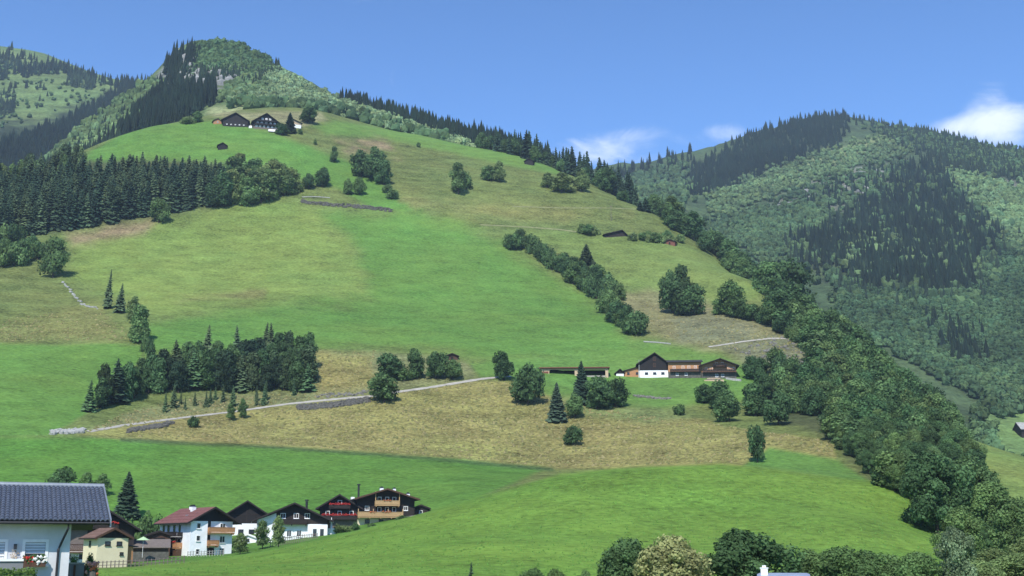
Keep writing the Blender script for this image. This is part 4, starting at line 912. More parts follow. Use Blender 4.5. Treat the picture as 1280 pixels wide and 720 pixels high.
# 2 --- dark chalet half hidden by the tiled house
p, rz = spot_at(123, 206, 4, py=701)
W, Lh = 10.2, 11
r, ro, top = house('chalet', 'dark gabled chalet with red balcony flowers right behind the tiled house', 'house', p, rz, W, Lh, 2.4, 5.0, 3.1, 1.0, 1.5, 'white_plaster', 'dark_timber', 'dark_roof')
f = Fw(W, Lh); fl = wallmap('F', W, Lh)
balcony(r, f, -5.0, -1.9, 1.35, 1.2, 1.15, 'brown_timber'); balcony(r, f, -5.0, 2.6, 5.0, 1.1, .8, 'dark_timber', 'red_flower')
b = MB(); wbox(b, f, -5.05, -1.9, .034, .07, 2.5, 4.9); b.obj('wall_panel', 'weathered_timber', r)
for u in (-4.4, -2.6): window(r, f, u, .1, .8, 1.0)
window(r, f, 3.2, 2.9, .9, 1.0); window(r, f, 1.2, 2.9, .9, 1.0)
# 3 --- small yellow house
p, rz = spot_at(140, 176, 24, py=695)
W, Lh = 4.3, 4.4; r, ro, top = house('yellow_house', 'small cream yellow house with brown roof beside the tiled house', 'house', p, rz, W, Lh, 2.35, 2.4, 1.05, .55, .5, 'cream_plaster', 'black_timber', 'brown_roof', 'brown_timber', ohb=.3)
f = Fw(W, Lh)
for u in (-.7, .9): window(r, f, u, 1.35, .75, .55, 'dark_timber', t=.07)
window(r, f, 1.3, .1, .5, .4, 'dark_timber', t=.06, cross=False); window(r, wallmap('L', W, Lh), 2.2, 1.3, .55, .7, 'dark_timber', t=.06)
chimney(ro, 1.1, 2.6, top - .6, top + .25, .45)
a_ = MB().box(2.2, .6, -1, 3.2, 3.2, 1.3, 0); a_.obj('lean_to', 'orange_timber', r); MB().hexa([(2.36, .3, 1.303), (3.8, .3, 1.15), (3.8, 3.4, 1.15), (2.36, 3.4, 1.303), (2.36, .3, 1.50), (3.8, .3, 1.28), (3.8, 3.4, 1.28), (2.36, 3.4, 1.50)]).obj('lean_to_roof', 'dark_roof', r)
# 4 --- low sheds between the yellow and the white house
p, rz = spot_at(187, 206, 0, py=694)
r = thing('low_shed', 'long low weathered shed on a stone base between yellow and white houses', 'shed', p, rz)
MB().box(-2.9, 0, -1, 2.9, 3, .55).obj('stone_base', 'dark_stone', r); MB().box(-2.8, .1, .553, 2.8, 2.9, 1.35).obj('wall', 'brown_timber', r)
MB().hexa([(-3.1, -.5, 1.1), (3.1, -.5, 1.1), (3.1, 3.2, 2.35), (-3.1, 3.2, 2.35), (-3.1, -.5, 1.25), (3.1, -.5, 1.25), (3.1, 3.2, 2.5), (-3.1, 3.2, 2.5)]).obj('roof', 'weathered_timber', r)
p, rz = spot_at(198, 214, 6, py=690)
r, ro, top = house('barn_shed', 'brown shed with dark flat roof touching the red roofed house', 'shed', p, rz, 3.6, 3, 1.2, 2.6, .6, .4, .4, 'brown_timber', 'brown_timber', 'dark_roof')
b = MB(); wbox(b, Fw(3.6, 3), -.9, .9, -.02, .06, .9, 2.3); b.obj('door', 'black_timber', r)
p, rz = spot_at(178, 203, 0, py=693)
r = thing('parasol', 'pale green garden parasol behind the low shed', 'parasol', p, rz)
b = MB(); n = 8
for k in range(n):
    a, c = 2 * math.pi * k / n, 2 * math.pi * (k + 1) / n
    b.face([(0, 0, 2.7), (1.05 * math.cos(a), 1.05 * math.sin(a), 2.15), (1.05 * math.cos(c), 1.05 * math.sin(c), 2.15)])
pm('pale_green_cloth', (.42, .58, .33), .9, 2, .1); b.obj('canopy', 'pale_green_cloth', r); MB().tube([(0, 0, -.5), (0, 0, 2.7)], .03).obj('pole', 'white_paint', r)
# 5 --- white house with the red roof
p, rz = spot_at(262, 214, 27, py=698)
W, Lh = 7.8, 11; r, ro, top = house('white_house', 'white three storey house with red roof and orange balconies', 'house', p, rz, W, Lh, 6.0, 6.0, 2.1, .95, 1.3, 'white_plaster', 'black_timber', 'red_roof', 'dark_timber')
f = Fw(W, Lh); fL = wallmap('L', W, Lh)
MB().box(-W / 2 - .02, -.55, -2, -.9, -.003, 6.0).obj('stair_bay', 'white_plaster', r)
fb = lambda u, o, z: (u, -.553 - o, z)
for z in (.6, 2.75, 4.75): window(r, fb, -2.5, z, .75, .95, cross=False)
for z in (.55, 2.5, 4.55): window(r, f, 2.1, z, 1.0, 1.15)
for z in (2.35, 4.4): window(r, f, -.4, z, .6, 1.7, 'dark_timber', t=.07, cross=False)
balcony(r, f, -.85, 3.9, 4.2, 1.0, .85, 'orange_timber'); balcony(r, f, -.85, 1.15, 2.15, .9, .8, 'orange_timber')
b = MB(); wbox(b, f, -.5, .7, -.02, .05, -.2, 1.75); b.obj('door', 'dark_timber', r)
balcony(r, fL, 2.2, 10.2, 3.45, 1.1, .85, 'dark_timber'); balcony(r, fL, 2.2, 10.2, 1.75, 1.1, .85, 'orange_timber', 'red_flower')
b = MB(); wbox(b, fL, 2.3, 10.1, -.02, .9, -1, 1.35); b.obj('wood_store', 'brown_timber', r)
for u in (3.4, 5.4, 7.6, 9.4):
    window(r, fL, u, 3.9, .7, 1.5, 'dark_timber', t=.07, cross=False); window(r, fL, u, 2.0, .7, 1.2, 'dark_timber', t=.07, cross=False)
chimney(ro, -.9, 5.0, top - 1.3, top + .45, .7); chimney(ro, -.3, 7.0, top - .8, top + .5, .5)
b = MB().box(-2.6, 3.6, top - 1.22, -2.2, 4.3, top - 1.0); b.obj('roof_window', 'zinc', ro)
# 6 --- black gabled house behind it
p, rz = spot_at(307, 248, 3, py=678)
W, Lh = 10.6, 12; r, ro, top = house('black_gabled_house', 'white house with huge black timber gable just right of the red roof', 'house', p, rz, W, Lh, 3.6, 4.3, 3.4, .9, 1.1, 'white_plaster', 'black_timber', 'dark_roof')
f = Fw(W, Lh)
for u in (-1.0, 1.0, 3.1): window(r, f, u, 1.6, 1.0, .85, 'dark_timber', t=.08)
b = MB(); wbox(b, f, -.08, .08, .035, .07, 3.8, 7.2); wbox(b, f, -3.0, 3.0, .035, .065, 5.2, 5.32); b.obj('timber_brace', 'dark_timber', r)
p, rz = spot_at(309, 236, 0, py=682)
r, ro, top = house('white_garage', 'small white outbuilding with low gable below the black gabled house', 'shed', p, rz, 3.6, 3, 1.2, 1.25, .65, .25, .3, 'white_plaster', 'white_plaster', 'grey_roof', 'white_paint', ohb=.2)
window(r, Fw(3.6, 3), 0, .75, .7, .5, 'dark_timber', t=.06, cross=False)
# 7 --- white house with dark upper floor
p, rz = spot_at(365, 234, 2, py=678)
W, Lh = 12.6, 11; r, ro, top = house('farmhouse', 'white house with dark timber upper floor, black chimney pipe and small trees in front', 'house', p, rz, W, Lh, 3.3, 4.1, 2.8, 1.0, 1.4, 'white_plaster', 'dark_timber', 'dark_roof', apex=.2)
f = Fw(W, Lh)
MB().prism([(-W / 2 - .04, 3.35), (-3.0, 3.35), (-3.0, 5.25), (-W / 2 - .04, 4.02)], -.06, -.033).obj('white_wall_panel', 'white_plaster', r)
MB().box(2.7, -.8, -2, W / 2, -.003, 3.2).obj('white_bay', 'white_plaster', r); fb = lambda u, o, z: (u, -.803 - o, z)
for u in (4.0, 5.3): window(r, fb, u, 1.2, .65, 1.2, 'dark_timber', t=.07, cross=False)
for u in (-1.8, .6, 2.6): window(r, f, u, 4.3, .95, .95)
for u in (-.6, 1.2): window(r, f, u, 1.0, .9, 1.2)
balcony(r, f, -3.0, 2.6, 3.35, 1.1, .8, 'dark_timber'); 
b = MB(); b.tube([(2.6, 4, top - 1.4), (2.6, 4, top + .7)], .22, 8).tube([(2.6, 4, top + .75), (2.6, 4, top + 1.0)], .34, 8); b.obj('chimney_pipe', 'dark_metal', ro)
# 8 --- dark house with red balconies
p, rz = spot_at(424, 246, -4, py=660)
W, Lh = 7.6, 9; r, ro, top = house('red_balcony_house', 'dark timber house with two bright red balcony fronts', 'house', p, rz, W, Lh, 1.7, 3.9, 2.3, .75, 1.2, 'weathered_timber', 'dark_timber', 'grey_roof')
f = Fw(W, Lh); balcony(r, f, -3.4, 3.4, 1.75, 1.1, .8, 'dark_timber', 'red_flower'); balcony(r, f, -2.0, 2.1, 3.85, 1.0, .75, 'dark_timber', 'red_flower')
pm('bright_red_paint', (.42, .035, .03), .6, 4, .2)
for u0, u1, z, o in ((-3.4, 3.4, 2.35, 1.105), (-2.0, 2.1, 4.4, 1.005)): b = MB(); wbox(b, f, u0, u1, o, o + .05, z, z + .2); b.obj('flower_box', 'bright_red_paint', r)
for u in (-2.3, 0, 2.3): window(r, f, u, 2.4, .8, .85)
window(r, f, 0, 4.5, .8, .8)
# 9 --- big chalet with honey coloured balconies
p, rz = spot_at(482, 246, 9, py=657)
W, Lh = 11.2, 12; r, ro, top = house('large_chalet', 'large chalet with honey coloured balconies on two floors and cream base', 'house', p, rz, W, Lh, 1.6, 5.1, 1.75, .8, 1.7, 'pale_cream_plaster', 'dark_timber', 'grey_roof', 'brown_timber')
f = Fw(W, Lh)
balcony(r, f, -5.6, 3.2, 1.65, 1.4, .95, 'honey_timber', None, 4, 1.5); balcony(r, f, -2.3, 2.5, 3.9, 1.3, .9, 'honey_timber', None, 2, 2.6)
flower_row(r, f, -1.0, .9, 2.45, 'orange_flower', 1.5); flower_row(r, f, -.7, .8, 4.65, 'orange_flower', 1.4); flower_row(r, f, -3.4, -2.2, 2.45, 'orange_flower', 1.5)
for u in (-1.3, .2, 1.6): window(r, f, u, 4.5, .75, 1.0); window(r, f, u, 2.6, .75, .95)
for u in (-3.7, 3.9): window(r, f, u, 2.9, .85, .85)
for u in (-3.6, -.9, 2.0): window(r, f, u, .45, .9, .75, 'dark_timber', t=.08)
chimney(ro, -.4, 3.5, top - .4, top + .55, .7); chimney(ro, 2.4, 5, top - .9, top + .5, .55); chimney(ro, 5.0, 4, top - 1.8, top - .5, .65)
b = MB().tube([(-4.2, 9, top - 1.6), (-4.2, 9, top + 1.3)], .2, 8).tube([(-4.2, 9, top + 1.32), (-4.2, 9, top + 1.55)], .36, 8); b.obj('chimney_pipe', 'dark_metal', ro)
MB().box(-6.3, 4, 3.9, -5.65, 5, 5.6).obj('dormer_chimney', 'white_plaster', r)
p, rz = spot_at(526, 250, 5, py=645)
r, ro, top = house('wooden_annex', 'small dark wooden annex at the right end of the large chalet', 'shed', p, rz, 3.2, 3, .8, 1.4, .6, .3, .4, 'brown_timber', 'dark_timber', 'dark_roof')
window(r, Fw(3.2, 3), 0, .5, .7, .6)
# terrace wall right of the large chalet
def wall_line(name, label, pts, h, th, mat, cat='wall', land=None, cap=None, dist=None, n=24):
    """low wall following the ground through pixels of the photograph"""
    land = land or A; P = []
    for px, py in on_line(pts, n): 
        r_ = (land.at(px, dist), dist) if dist else land.hit(px, py)
        if r_: P.append(r_[0])
    b = MB(); c = P[0]
    for a, q in zip(P[:-1], P[1:]):
        d = (q - a); s = Vector((-d.y, d.x, 0)).normalized() * th / 2; a_, q_ = a - c, q - c; hv = Vector((0, 0, h)); dn = Vector((0, 0, -.8))
        b.hexa([a_ - s + dn, q_ - s + dn, q_ + s + dn, a_ + s + dn, a_ - s + hv, q_ - s + hv, q_ + s + hv, a_ + s + hv])
    o = b.obj(name, mat); o.location = c; return tag(o, label, cat)
wall_line('terrace_wall', 'grey terrace wall sloping up at the right of the large chalet', [(500, 652), (536, 641)], .9, .3, 'stone', dist=238)
p, rz = spot_at(414, 236, 0, py=664)
r = thing('fountain', 'white garden fountain column beside the red balcony house', 'fountain', p, rz)
b = MB()
for z0, z1, r0, r1 in ((-.6, .3, .9, .9), (.3, .5, .95, .95), (.5, 1.6, .22, .14), (1.6, 1.75, .45, .5), (1.75, 2.5, .12, .05)): b.tube([(0, 0, z0), (0, 0, z1)], [r0, r1], 10)
b.obj('basin', 'white_paint', r)

# 10 --- long arched shed
p, rz = spot_hit(718, 469.5, 0)
r = thing('arched_shed', 'long low shed with wide arched openings on the green terrace', 'shed', p, rz)
hw, hh = 11.6, 2.55
MB().box(-hw, 5.2, -1.5, hw, 5.5, hh).obj('back_wall', 'dark_timber', r)
for s in (-1, 1): MB().box(s * hw, .33, -1.5, s * (hw - .3), 5.197, hh).obj('end_wall', 'brown_timber', r)
def arch_wall(x0, x1, openings, z1):
    b = MB(); xs = x0
    for a, c in openings:
        b.box(xs, 0, -1.5, a, .33, z1); k = .8
        for q in range(4):      # corner brackets rounding the opening
            t0, t1 = q / 4 * math.pi / 2, (q + 1) / 4 * math.pi / 2
            for sx, e in ((1, a), (-1, c)):
                x_0, x_1 = e + sx * k * (1 - math.cos(t0)), e + sx * k * (1 - math.cos(t1)); za = z1 - .35 - k + k * math.sin(t1)
                b.box(x_0, .003, za, x_1, .327, z1 - .35)
        b.box(a, 0, z1 - .347, c, .33, z1); xs = c
    b.box(xs, 0, -1.5, x1, .33, z1); return b
arch_wall(-hw, hw, [(-8.6, .1), (1.6, 10.6)], hh - .1).obj('arched_front', 'pale_timber', r)
MB().box(-hw + .2, -.03, .1, -8.9, -.003, 1.5).obj('board_panel', 'red_timber', r)
MB().hexa([(-hw - .5, -.8, hh), (hw + .5, -.8, hh), (hw + .5, 5.9, hh + .25), (-hw - .5, 5.9, hh + .25), (-hw - .5, -.8, hh + .3), (hw + .5, -.8, hh + .3), (hw + .5, 5.9, hh + .6), (-hw - .5, 5.9, hh + .6)]).obj('roof', 'red_timber', r)
MB().box(-hw + .35, .4, -1.5, hw - .35, 5.1, .05).obj('shed_floor', 'track_gravel', r)
# 11 --- black barn with the white base
p, rz = spot_hit(817, 472, 3)
W, Lh = 10.2, 16; r, ro, top = house('black_barn', 'tall black timber barn with white base in the middle farm', 'barn', p, rz, W, Lh, 2.5, 4.9, 3.5, .7, .8, 'white_plaster', 'black_timber', 'dark_roof', apex=.5)
f = Fw(W, Lh)
for u in (-2.4, .4, 3.2): window(r, f, u, 1.1, 1.1, .75, 'dark_timber', t=.1)
for z in (3.7, 5.9): window(r, f, .4, z, .9, 1.3, 'brown_timber', t=.14)
MB().tube([(-4.9, -.25, .2), (-4.9, -.25, 6.2)], .12).obj('downpipe', 'pale_stone', r)
p, rz = spot_hit(791, 471, 3)
r, ro, top = house('orange_annex', 'low orange timber annex joined to the left of the black barn', 'shed', p, rz, 5.6, 9, 1.0, 2.0, 1.3, .5, .5, 'orange_timber', 'orange_timber', 'dark_roof', apex=2.0)
for u in (-1.5, 1.5): window(r, Fw(5.6, 9), u, .8, .8, .8, 'dark_timber', t=.1)
p, rz = spot_hit(775, 470, 8)
r, ro, top = house('gable_hut', 'tiny white and black gabled hut left of the orange annex', 'hut', p, rz, 2.6, 3, .8, 1.2, 1.1, .4, .4, 'white_plaster', 'black_timber', 'dark_roof')
# 12 --- orange chalet, eaves towards us
p, rz = spot_hit(857, 472, -86)
p2 = p + Vector((math.cos(-px_at(857, 460)[0]) * -5.6, 0, 0))
W, Lh = 8.5, 11.2; r, ro, top = house('orange_chalet', 'orange timber chalet standing eaves on between barn and gabled chalet', 'house', p2, rz, W, Lh, 2.0, 5.3, 1.1, .8, .6, 'dark_stone', 'orange_timber', 'dark_roof')
r.location = r.location + Vector((0, 4.2, 0))
fR = wallmap('R', W, Lh)
for u in (2.0, 5.0, 7.0, 9.2): window(r, fR, u, 2.9, .9, 1.1)
for u in (3.0, 6.0): window(r, fR, u, .6, 1.0, 1.0)
balcony(r, fR, .6, 10.8, 2.0, 1.0, .85, 'dark_timber')
# 13 --- gabled chalet at the right
p, rz = spot_hit(899, 473, 6)
W, Lh = 11.6, 11; r, ro, top = house('orange_gabled_chalet', 'orange timber chalet with gable and dark balconies, rightmost of the middle farm', 'house', p, rz, W, Lh, 2.1, 4.4, 2.1, 1.0, 1.6, 'dark_stone', 'orange_timber', 'dark_roof', apex=.4)
f = Fw(W, Lh); balcony(r, f, -5.6, 5.6, 2.1, 1.2, .85, 'dark_timber'); balcony(r, f, -2.0, 2.6, 4.1, 1.0, .9, 'black_timber')
for u in (-4.3, -2.6, 3.4, 4.8): window(r, f, u, 2.9, .8, 1.0)
for u in (-.8, 1.2): window(r, f, u, 4.5, .8, 1.1); window(r, f, u, .5, 1.0, 1.1)
wall_line('garden_wall', 'low pale garden wall in front of the right chalet', [(907, 474), (916, 475.5), (927, 476.5)], .7, .3, 'pale_stone')
p, rz = spot_hit(893, 476, 0)
r = thing('wood_pile', 'pile of light boards lying in front of the right chalet', 'wood pile', p, rz)
for k in range(4): MB().box(-3.4 + k * .5, -.4, .3 * k - .8 * (k == 0), 3.2 - k * .6, .9 - .1 * k, .3 * k + .27).obj('board_layer', 'weathered_timber' if k % 2 else 'pale_timber', r)

# 14 --- upper farm on the crest
def on_hill(px, py, rel=0, land=None):
    q, d = (land or A).hit(px, py); return q, -math.atan2(q.x, q.y) + math.radians(rel), (q.y * math.cos(PITCH) + q.z * math.sin(PITCH)) / F
p, rz, s = on_hill(294, 158.5, -3)
W, Lh = 33 * s * .92, 20; r, ro, top = house('dark_barn', 'big dark windowless barn of the farm on the upper crest', 'barn', p, rz, W, Lh, 8 * s, 9 * s, 9 * s, 1.2, 1.0, 'black_timber', 'black_timber', 'dark_roof', found=8)
for k in range(5): window(r, Fw(W, Lh), -W * .34 + k * W * .17, 1.2, .9, .6, t=.16, cross=False)
p, rz, s = on_hill(332.5, 161.5, 4)
W, Lh = 31 * s, 18; r, ro, top = house('upper_farmhouse', 'dark timber farmhouse with rows of white windows on the upper crest', 'house', p, rz, W, Lh, 1.5, 9.5 * s, 10.5 * s, 1.4, 1.6, 'weathered_timber', 'dark_timber', 'dark_roof', found=8)
f = Fw(W, Lh)
for z, us in ((2.2, (-.38, -.24, -.08, .08, .24, .38)), (6.8, (-.34, -.18, 0, .18, .34)), (12.0, (-.15, 0, .15))):
    for u in us: window(r, f, u * W, z * s, 1.3, 1.3, t=.34)
balcony(r, f, -W * .46, W * .46, 5.0 * s, 1.2, .8, 'black_timber', board=.4); balcony(r, f, -W * .38, W * .38, 9.8 * s, 1.2, .8, 'black_timber', board=.4)
p, rz, s = on_hill(272, 155, 10)
r, ro, top = house('orange_hut', 'small orange hut left of the dark barn on the upper crest', 'hut', p, rz, 10 * s, 5, 2, 4 * s, 3 * s, .5, .5, 'orange_timber', 'orange_timber', 'brown_roof', found=5)
window(r, Fw(10 * s, 5), 0, .9, .9, .9)
p, rz, s = on_hill(370, 160, 15)
r, ro, top = house('beige_shed', 'beige shed with slanting brown roof right of the upper farmhouse', 'shed', p, rz, 13 * s, 6, 2.4, 7 * s, 4 * s, .8, .8, 'white_plaster', 'pale_timber', 'brown_roof', apex=-3.0, found=6)
p, rz, s = on_hill(313, 160, 0)
r, ro, top = house('low_link', 'low pale link building between the dark barn and the farmhouse on the crest', 'shed', p, rz, 4 * s, 5, 2.0, 3.2 * s, 1.0, .3, .3, 'white_plaster', 'pale_timber', 'grey_roof', found=5)
p, rz, s = on_hill(343, 165.5, 0)
r = thing('white_greenhouse', 'low white tunnel below the upper farmhouse', 'greenhouse', p, rz); b = MB(); n = 8; ln = 15 * s
arc = [(1.6 * math.cos(math.pi * k / n), 1.9 * math.sin(math.pi * k / n)) for k in range(n + 1)]
i0 = len(b.v)
for x in (-ln / 2, ln / 2): b.v += [(x, y, z) for y, z in arc]
for k in range(n): b.f.append((k, k + 1, n + 2 + k, n + 1 + k)); b.m.append(0)
b.f.append(tuple(range(n + 1))); b.f.append(tuple(range(2 * n + 1, n, -1))); b.m += [0, 0]
b.obj('cover', 'white_paint', r)

# 15 --- field huts
for px, py, wpx, hpx, rel, nm, lab, m1, rf in [
   (278, 187, 12, 9, 5, 'field_hut', 'small black hut at the top of the spruce wood', 'black_timber', 'dark_roof'), (661, 206, 12, 8, -10, 'field_hut', 'small black hut on the skyline beside the pasture row', 'black_timber', 'dark_roof'),
   (837, 306, 15, 6.5, -12, 'field_hut', 'reddish brown hut among trees at the upper right pasture edge', 'red_timber', 'weathered_timber'), (316, 440, 9, 12, 10, 'field_hut', 'orange hut half hidden by the middle grove', 'orange_timber', 'dark_roof'),
   (565, 450, 16, 8, 6, 'field_hut', 'brown hut at the lower edge of the big meadow', 'brown_timber', 'dark_roof'), (1096, 606, 10, 7, -20, 'field_hut', 'dark hut at the wood edge behind the knoll', 'dark_timber', 'weathered_timber')]:
    q = on_hill(px, py, rel) if px != 1096 else None
    if q is None:
        p, rz = spot_at(px, 248, rel); p.z = px_at(px, py)[1] * 248; s = 248 / F * .98
    else: p, rz, s = q
    W = wpx * s * .9; r, ro, top = house(nm, lab, 'hut', p, rz, W, W * .9, hpx * s * .3, hpx * s * .62, hpx * s * .36, .45, .6, m1, m1, rf, ohb=.4, found=3, thick=.18)
    b = MB(); wbox(b, Fw(W, W), -.45, .45, -.02, .05, .05, min(1.9, hpx * s * .55)); b.obj('door', 'black_timber', r)
p, rz, s = on_hill(770, 296, 14)
r, ro, top = house('low_barn', 'low barn showing only its wide black roof on the upper right pasture', 'barn', p, rz, 12, 9, .5, 1.1, 2.5, 1.0, 1.0, 'dark_timber', 'dark_timber', 'black_timber', apex=3.4, found=4)
q, d_ = D.hit(1273, 544); p = q; s = d_ / F
r, ro, top = house('grey_barn', 'grey roofed barn at the right edge on the far meadow', 'barn', p, -math.atan2(q.x, q.y) + math.radians(-62), 8, 17, 2.0, 3.2, 3.4, .9, .9, 'dark_timber', 'dark_timber', 'pale_stone', found=5)
# blue roof peeping over the bottom edge
p = A.at(974, 84); a_ = math.atan2(p.x, p.y); top = px_at(974, 716.5)[1] * 84
r = thing('garden_house', 'garden house with a pale blue sheet roof and white chimney at the bottom edge', 'house', p, -a_); hh = top - p.z
MB().box(-1.5, 0, -.5, 1.5, 2.6, hh - .75).obj('wall', 'white_plaster', r)
MB().prism([(-1.0, hh - .75), (3.6, hh - .75), (1.3, hh)], -1.6, 1.6).obj('roof', 'blue_sheet', r) if False else MB().hexa([(-1.7, -.4, hh - .747), (1.7, -.4, hh - .747), (1.7, 1.3, hh - .08), (-1.7, 1.3, hh - .08), (-1.7, -.4, hh - .65), (1.7, -.4, hh - .65), (1.5, 1.3, hh), (-1.5, 1.3, hh)]).hexa([(-1.7, 1.303, hh - .08), (1.7, 1.303, hh - .08), (1.7, 3.0, hh - .747), (-1.7, 3.0, hh - .747), (-1.5, 1.303, hh), (1.5, 1.303, hh), (1.7, 3.0, hh - .65), (-1.7, 3.0, hh - .65)]).obj('roof', 'blue_sheet', r)
MB().box(-1.45, .9, hh - .5, -1.0, 1.2, hh + .28).box(-1.5, .86, hh + .283, -.95, 1.24, hh + .34).box(-1.35, .98, hh + .343, -1.1, 1.12, hh + .48).obj('chimney', 'white_plaster', r)
# ------------------------------------------------------------------ the near house with the tiled roof
p = Vector((0, 0, 0)); a0 = px_at(87, 690)[0]; d0 = 62.0
p = Vector((math.sin(a0) * d0, math.cos(a0) * d0, 0)); GZ = A.z(a0, d0)
r = thing('tiled_house', 'near grey house with blue grey tiled roof and flowering window box', 'house', (p.x, p.y, GZ), -a0 + math.radians(3))
Z = -GZ                                     # local height of the camera's level
wins = [(-3.85, -2.67, Z - .48, Z + .57), (-2.06, -.93, Z - .60, Z + .57), (-7.2, -5.9, Z - .48, Z + .57)]
b = MB(); xs = sorted(wins); x = -12.5; zt = Z + 1.62
for w0, w1, z0, z1 in xs:                   # facade built round its openings
    b.box(x, 0, -1, w0, .32, zt); b.box(w0, 0, -1, w1, .32, z0); b.box(w0, 0, z1, w1, .32, zt); x = w1
b.box(x, 0, -1, 0, .32, zt)
b.box(-.32, .323, -1, 0, 9.9, zt); b.box(-12.5, .323, -1, -12.18, 9.9, zt); b.box(-12.177, 9.58, -1, -.323, 9.9, zt)
b.obj('wall', 'grey_plaster', r)
ye, yr, ze, zr = -.90, 4.75, Z + 1.38, Z + 3.22     # eaves and ridge lines of the front slope
xr, xl = 1.62, -13.2
sl = (zr - ze) / (yr - ye)
g_ = MB(); pts_ = [(0.0, zt), (9.9, zt), (yr, zr - .35)]
for x0 in (-.30, -12.48):                   # gable triangles
    i = len(g_.v); g_.v += [(x0, .02, zt + .003), (x0 + .28, .02, zt + .003), (x0 + .28, 9.88, zt + .003), (x0, 9.88, zt + .003), (x0, yr, zr - .3), (x0 + .28, yr, zr - .3)]
    for q in ((0, 1, 2, 3), (0, 4, 5, 1), (2, 5, 4, 3), (0, 3, 4), (1, 5, 2)): g_.f.append(tuple(i + k for k in q)); g_.m.append(0)
g_.obj('gable_wall', 'grey_plaster', r)
yb, zb = 2 * yr - ye, ze
ro = MB().hexa([(xl, ye, ze - .12), (xr, ye, ze - .12), (xr, yr - .002, zr - .22), (xl, yr - .002, zr - .22), (xl, ye, ze - .03), (xr, ye, ze - .03), (xr, yr - .002, zr - .03), (xl, yr - .002, zr - .03)]).hexa([(xl, yr, zr - .22), (xr, yr, zr - .22), (xr, yb, zb - .22), (xl, yb, zb - .22), (xl, yr, zr - .03), (xr, yr, zr - .03), (xr, yb, zb - .03), (xl, yb, zb - .03)]).obj('roof', 'weathered_timber', r)
# tiles: curved pans laid in courses, each overlapping the one below
tb = MB(); tw = .205; nrow = 15; Ls = math.hypot(yr - ye, zr - ze); ty, tz = (yr - ye) / Ls, (zr - ze) / Ls
ncol = int((xr - xl - .02) / tw) + 0; tw = (xr - xl - .02) / ncol
for side in (0, 1):
    for q in range(nrow):
        u0 = Ls * q / nrow - .03; u1 = u0 + Ls / nrow + .07
        for k in range(ncol):
            x0 = xl + .01 + k * tw; lift = random.uniform(-.004, .006); i = len(tb.v); m = 5
            for u, hgt in ((u0, .062 + lift), (u1, .012)):
                for j in range(m + 1):
                    a = j / m; h_ = hgt + .085 * math.sin(a * math.pi) ** .8 - .015
                    yy = ye + ty * u - tz * h_; zz = ze + tz * u + ty * h_
                    if side: yy = 2 * yr - yy
                    tb.v.append((x0 + a * tw * 1.03, yy, zz))
            for j in range(m): tb.f.append((i + j, i + j + 1, i + m + 2 + j, i + m + 1 + j)); tb.m.append(0)
            n0 = len(tb.v)                       # lower lip
            for j in range(m + 1):
                v = tb.v[i + j]; tb.v.append((v[0], v[1] + (.012 if not side else -.012), v[2] - .05))
            for j in range(m): tb.f.append((n0 + j, n0 + j + 1, i + j + 1, i + j)); tb.m.append(0)
to = tb.obj('roof_tile', 'slate_tile', ro); to['kind'] = 'stuff'
MB().tube([(xl - .05, yr, zr + .05), (xr + .06, yr, zr + .05)], .13, 10).box(xl - .05, yr - .22, zr - .05, xr + .06, yr + .22, zr + .04).obj('ridge_cap', 'zinc', ro)
MB().hexa([(xr, ye - .05, ze - .26), (xr + .07, ye - .05, ze - .26), (xr + .07, yr, zr - .26), (xr, yr, zr - .26), (xr, ye - .05, ze + .10), (xr + .07, ye - .05, ze + .10), (xr + .07, yr, zr + .10), (xr, yr, zr + .10)]).obj('verge_flashing', 'zinc', ro)
MB().tube([(xl, ye - .08, ze - .08), (xr, ye - .08, ze - .08)], .055, 8).box(xl, ye - .03, ze - .15, xr, ye - .003, ze - .04).obj('gutter', 'dark_metal', ro)
MB().tube([(-.18, ye - .05, ze - .12), (-.18, ye - .02, ze - .32), (-.42, -.12, Z + .35), (-.50, -.10, Z + .1), (-.55, -.10, -.6)], .055, 8).obj('downpipe', 'dark_metal', r)
MB().box(-.05, .05, zt - .33, xr - .06, .22, zt - .10).obj('purlin', 'weathered_timber', r)
for w0, w1, z0, z1 in wins:
    b = MB(); t = .13
    for (a, c, e, h_) in ((w0, w0 + t, z0, z1), (w1 - t, w1, z0, z1), (w0 + t, w1 - t, z0, z0 + t), (w0 + t, w1 - t, z1 - t, z1)): b.box(a, -.03, e, c, .18, h_)
    fr = b.obj('window', 'white_paint', r)
    MB().box(w0 + t, .10, z0 + t, w1 - t, .12, z1 - t).obj('pane', 'glass', fr)
    n = 4 if w0 > -2.5 else 7
    for k in range(n): z = z1 - t - .012 - k * .13; MB().hexa([(w0 + t + .01, .03, z - .105), (w1 - t - .01, .03, z - .105), (w1 - t - .01, .045, z - .095), (w0 + t + .01, .045, z - .095), (w0 + t + .01, .06, z - .01), (w1 - t - .01, .06, z - .01), (w1 - t - .01, .075, z), (w0 + t + .01, .075, z)]).obj('slat', 'blind', fr)
    MB().box(w0 - .05, -.14, z0 - .06, w1 + .05, -.033, z0 - .003).obj('sill', 'white_paint', fr)
fx = lambda u, o, z: (u, -o, z)
bx = MB().box(-1.98, -.42, Z - .66, -1.02, -.16, Z - .46).obj('flower_box', 'brown_timber', r)
flower_row(bx, fx, -1.98, -1.5, Z - .46, 'red_flower', .30, 22, .22, sz=.6); flower_row(bx, fx, -1.62, -1.0, Z - .60, 'white_flower', .36, 18, .40, sz=.6); pm('flower_leaf', (.05, .10, .03), .8, 12, .4); flower_row(bx, fx, -2.0, -1.0, Z - .56, 'flower_leaf', .30, 44, .40, sz=.6)
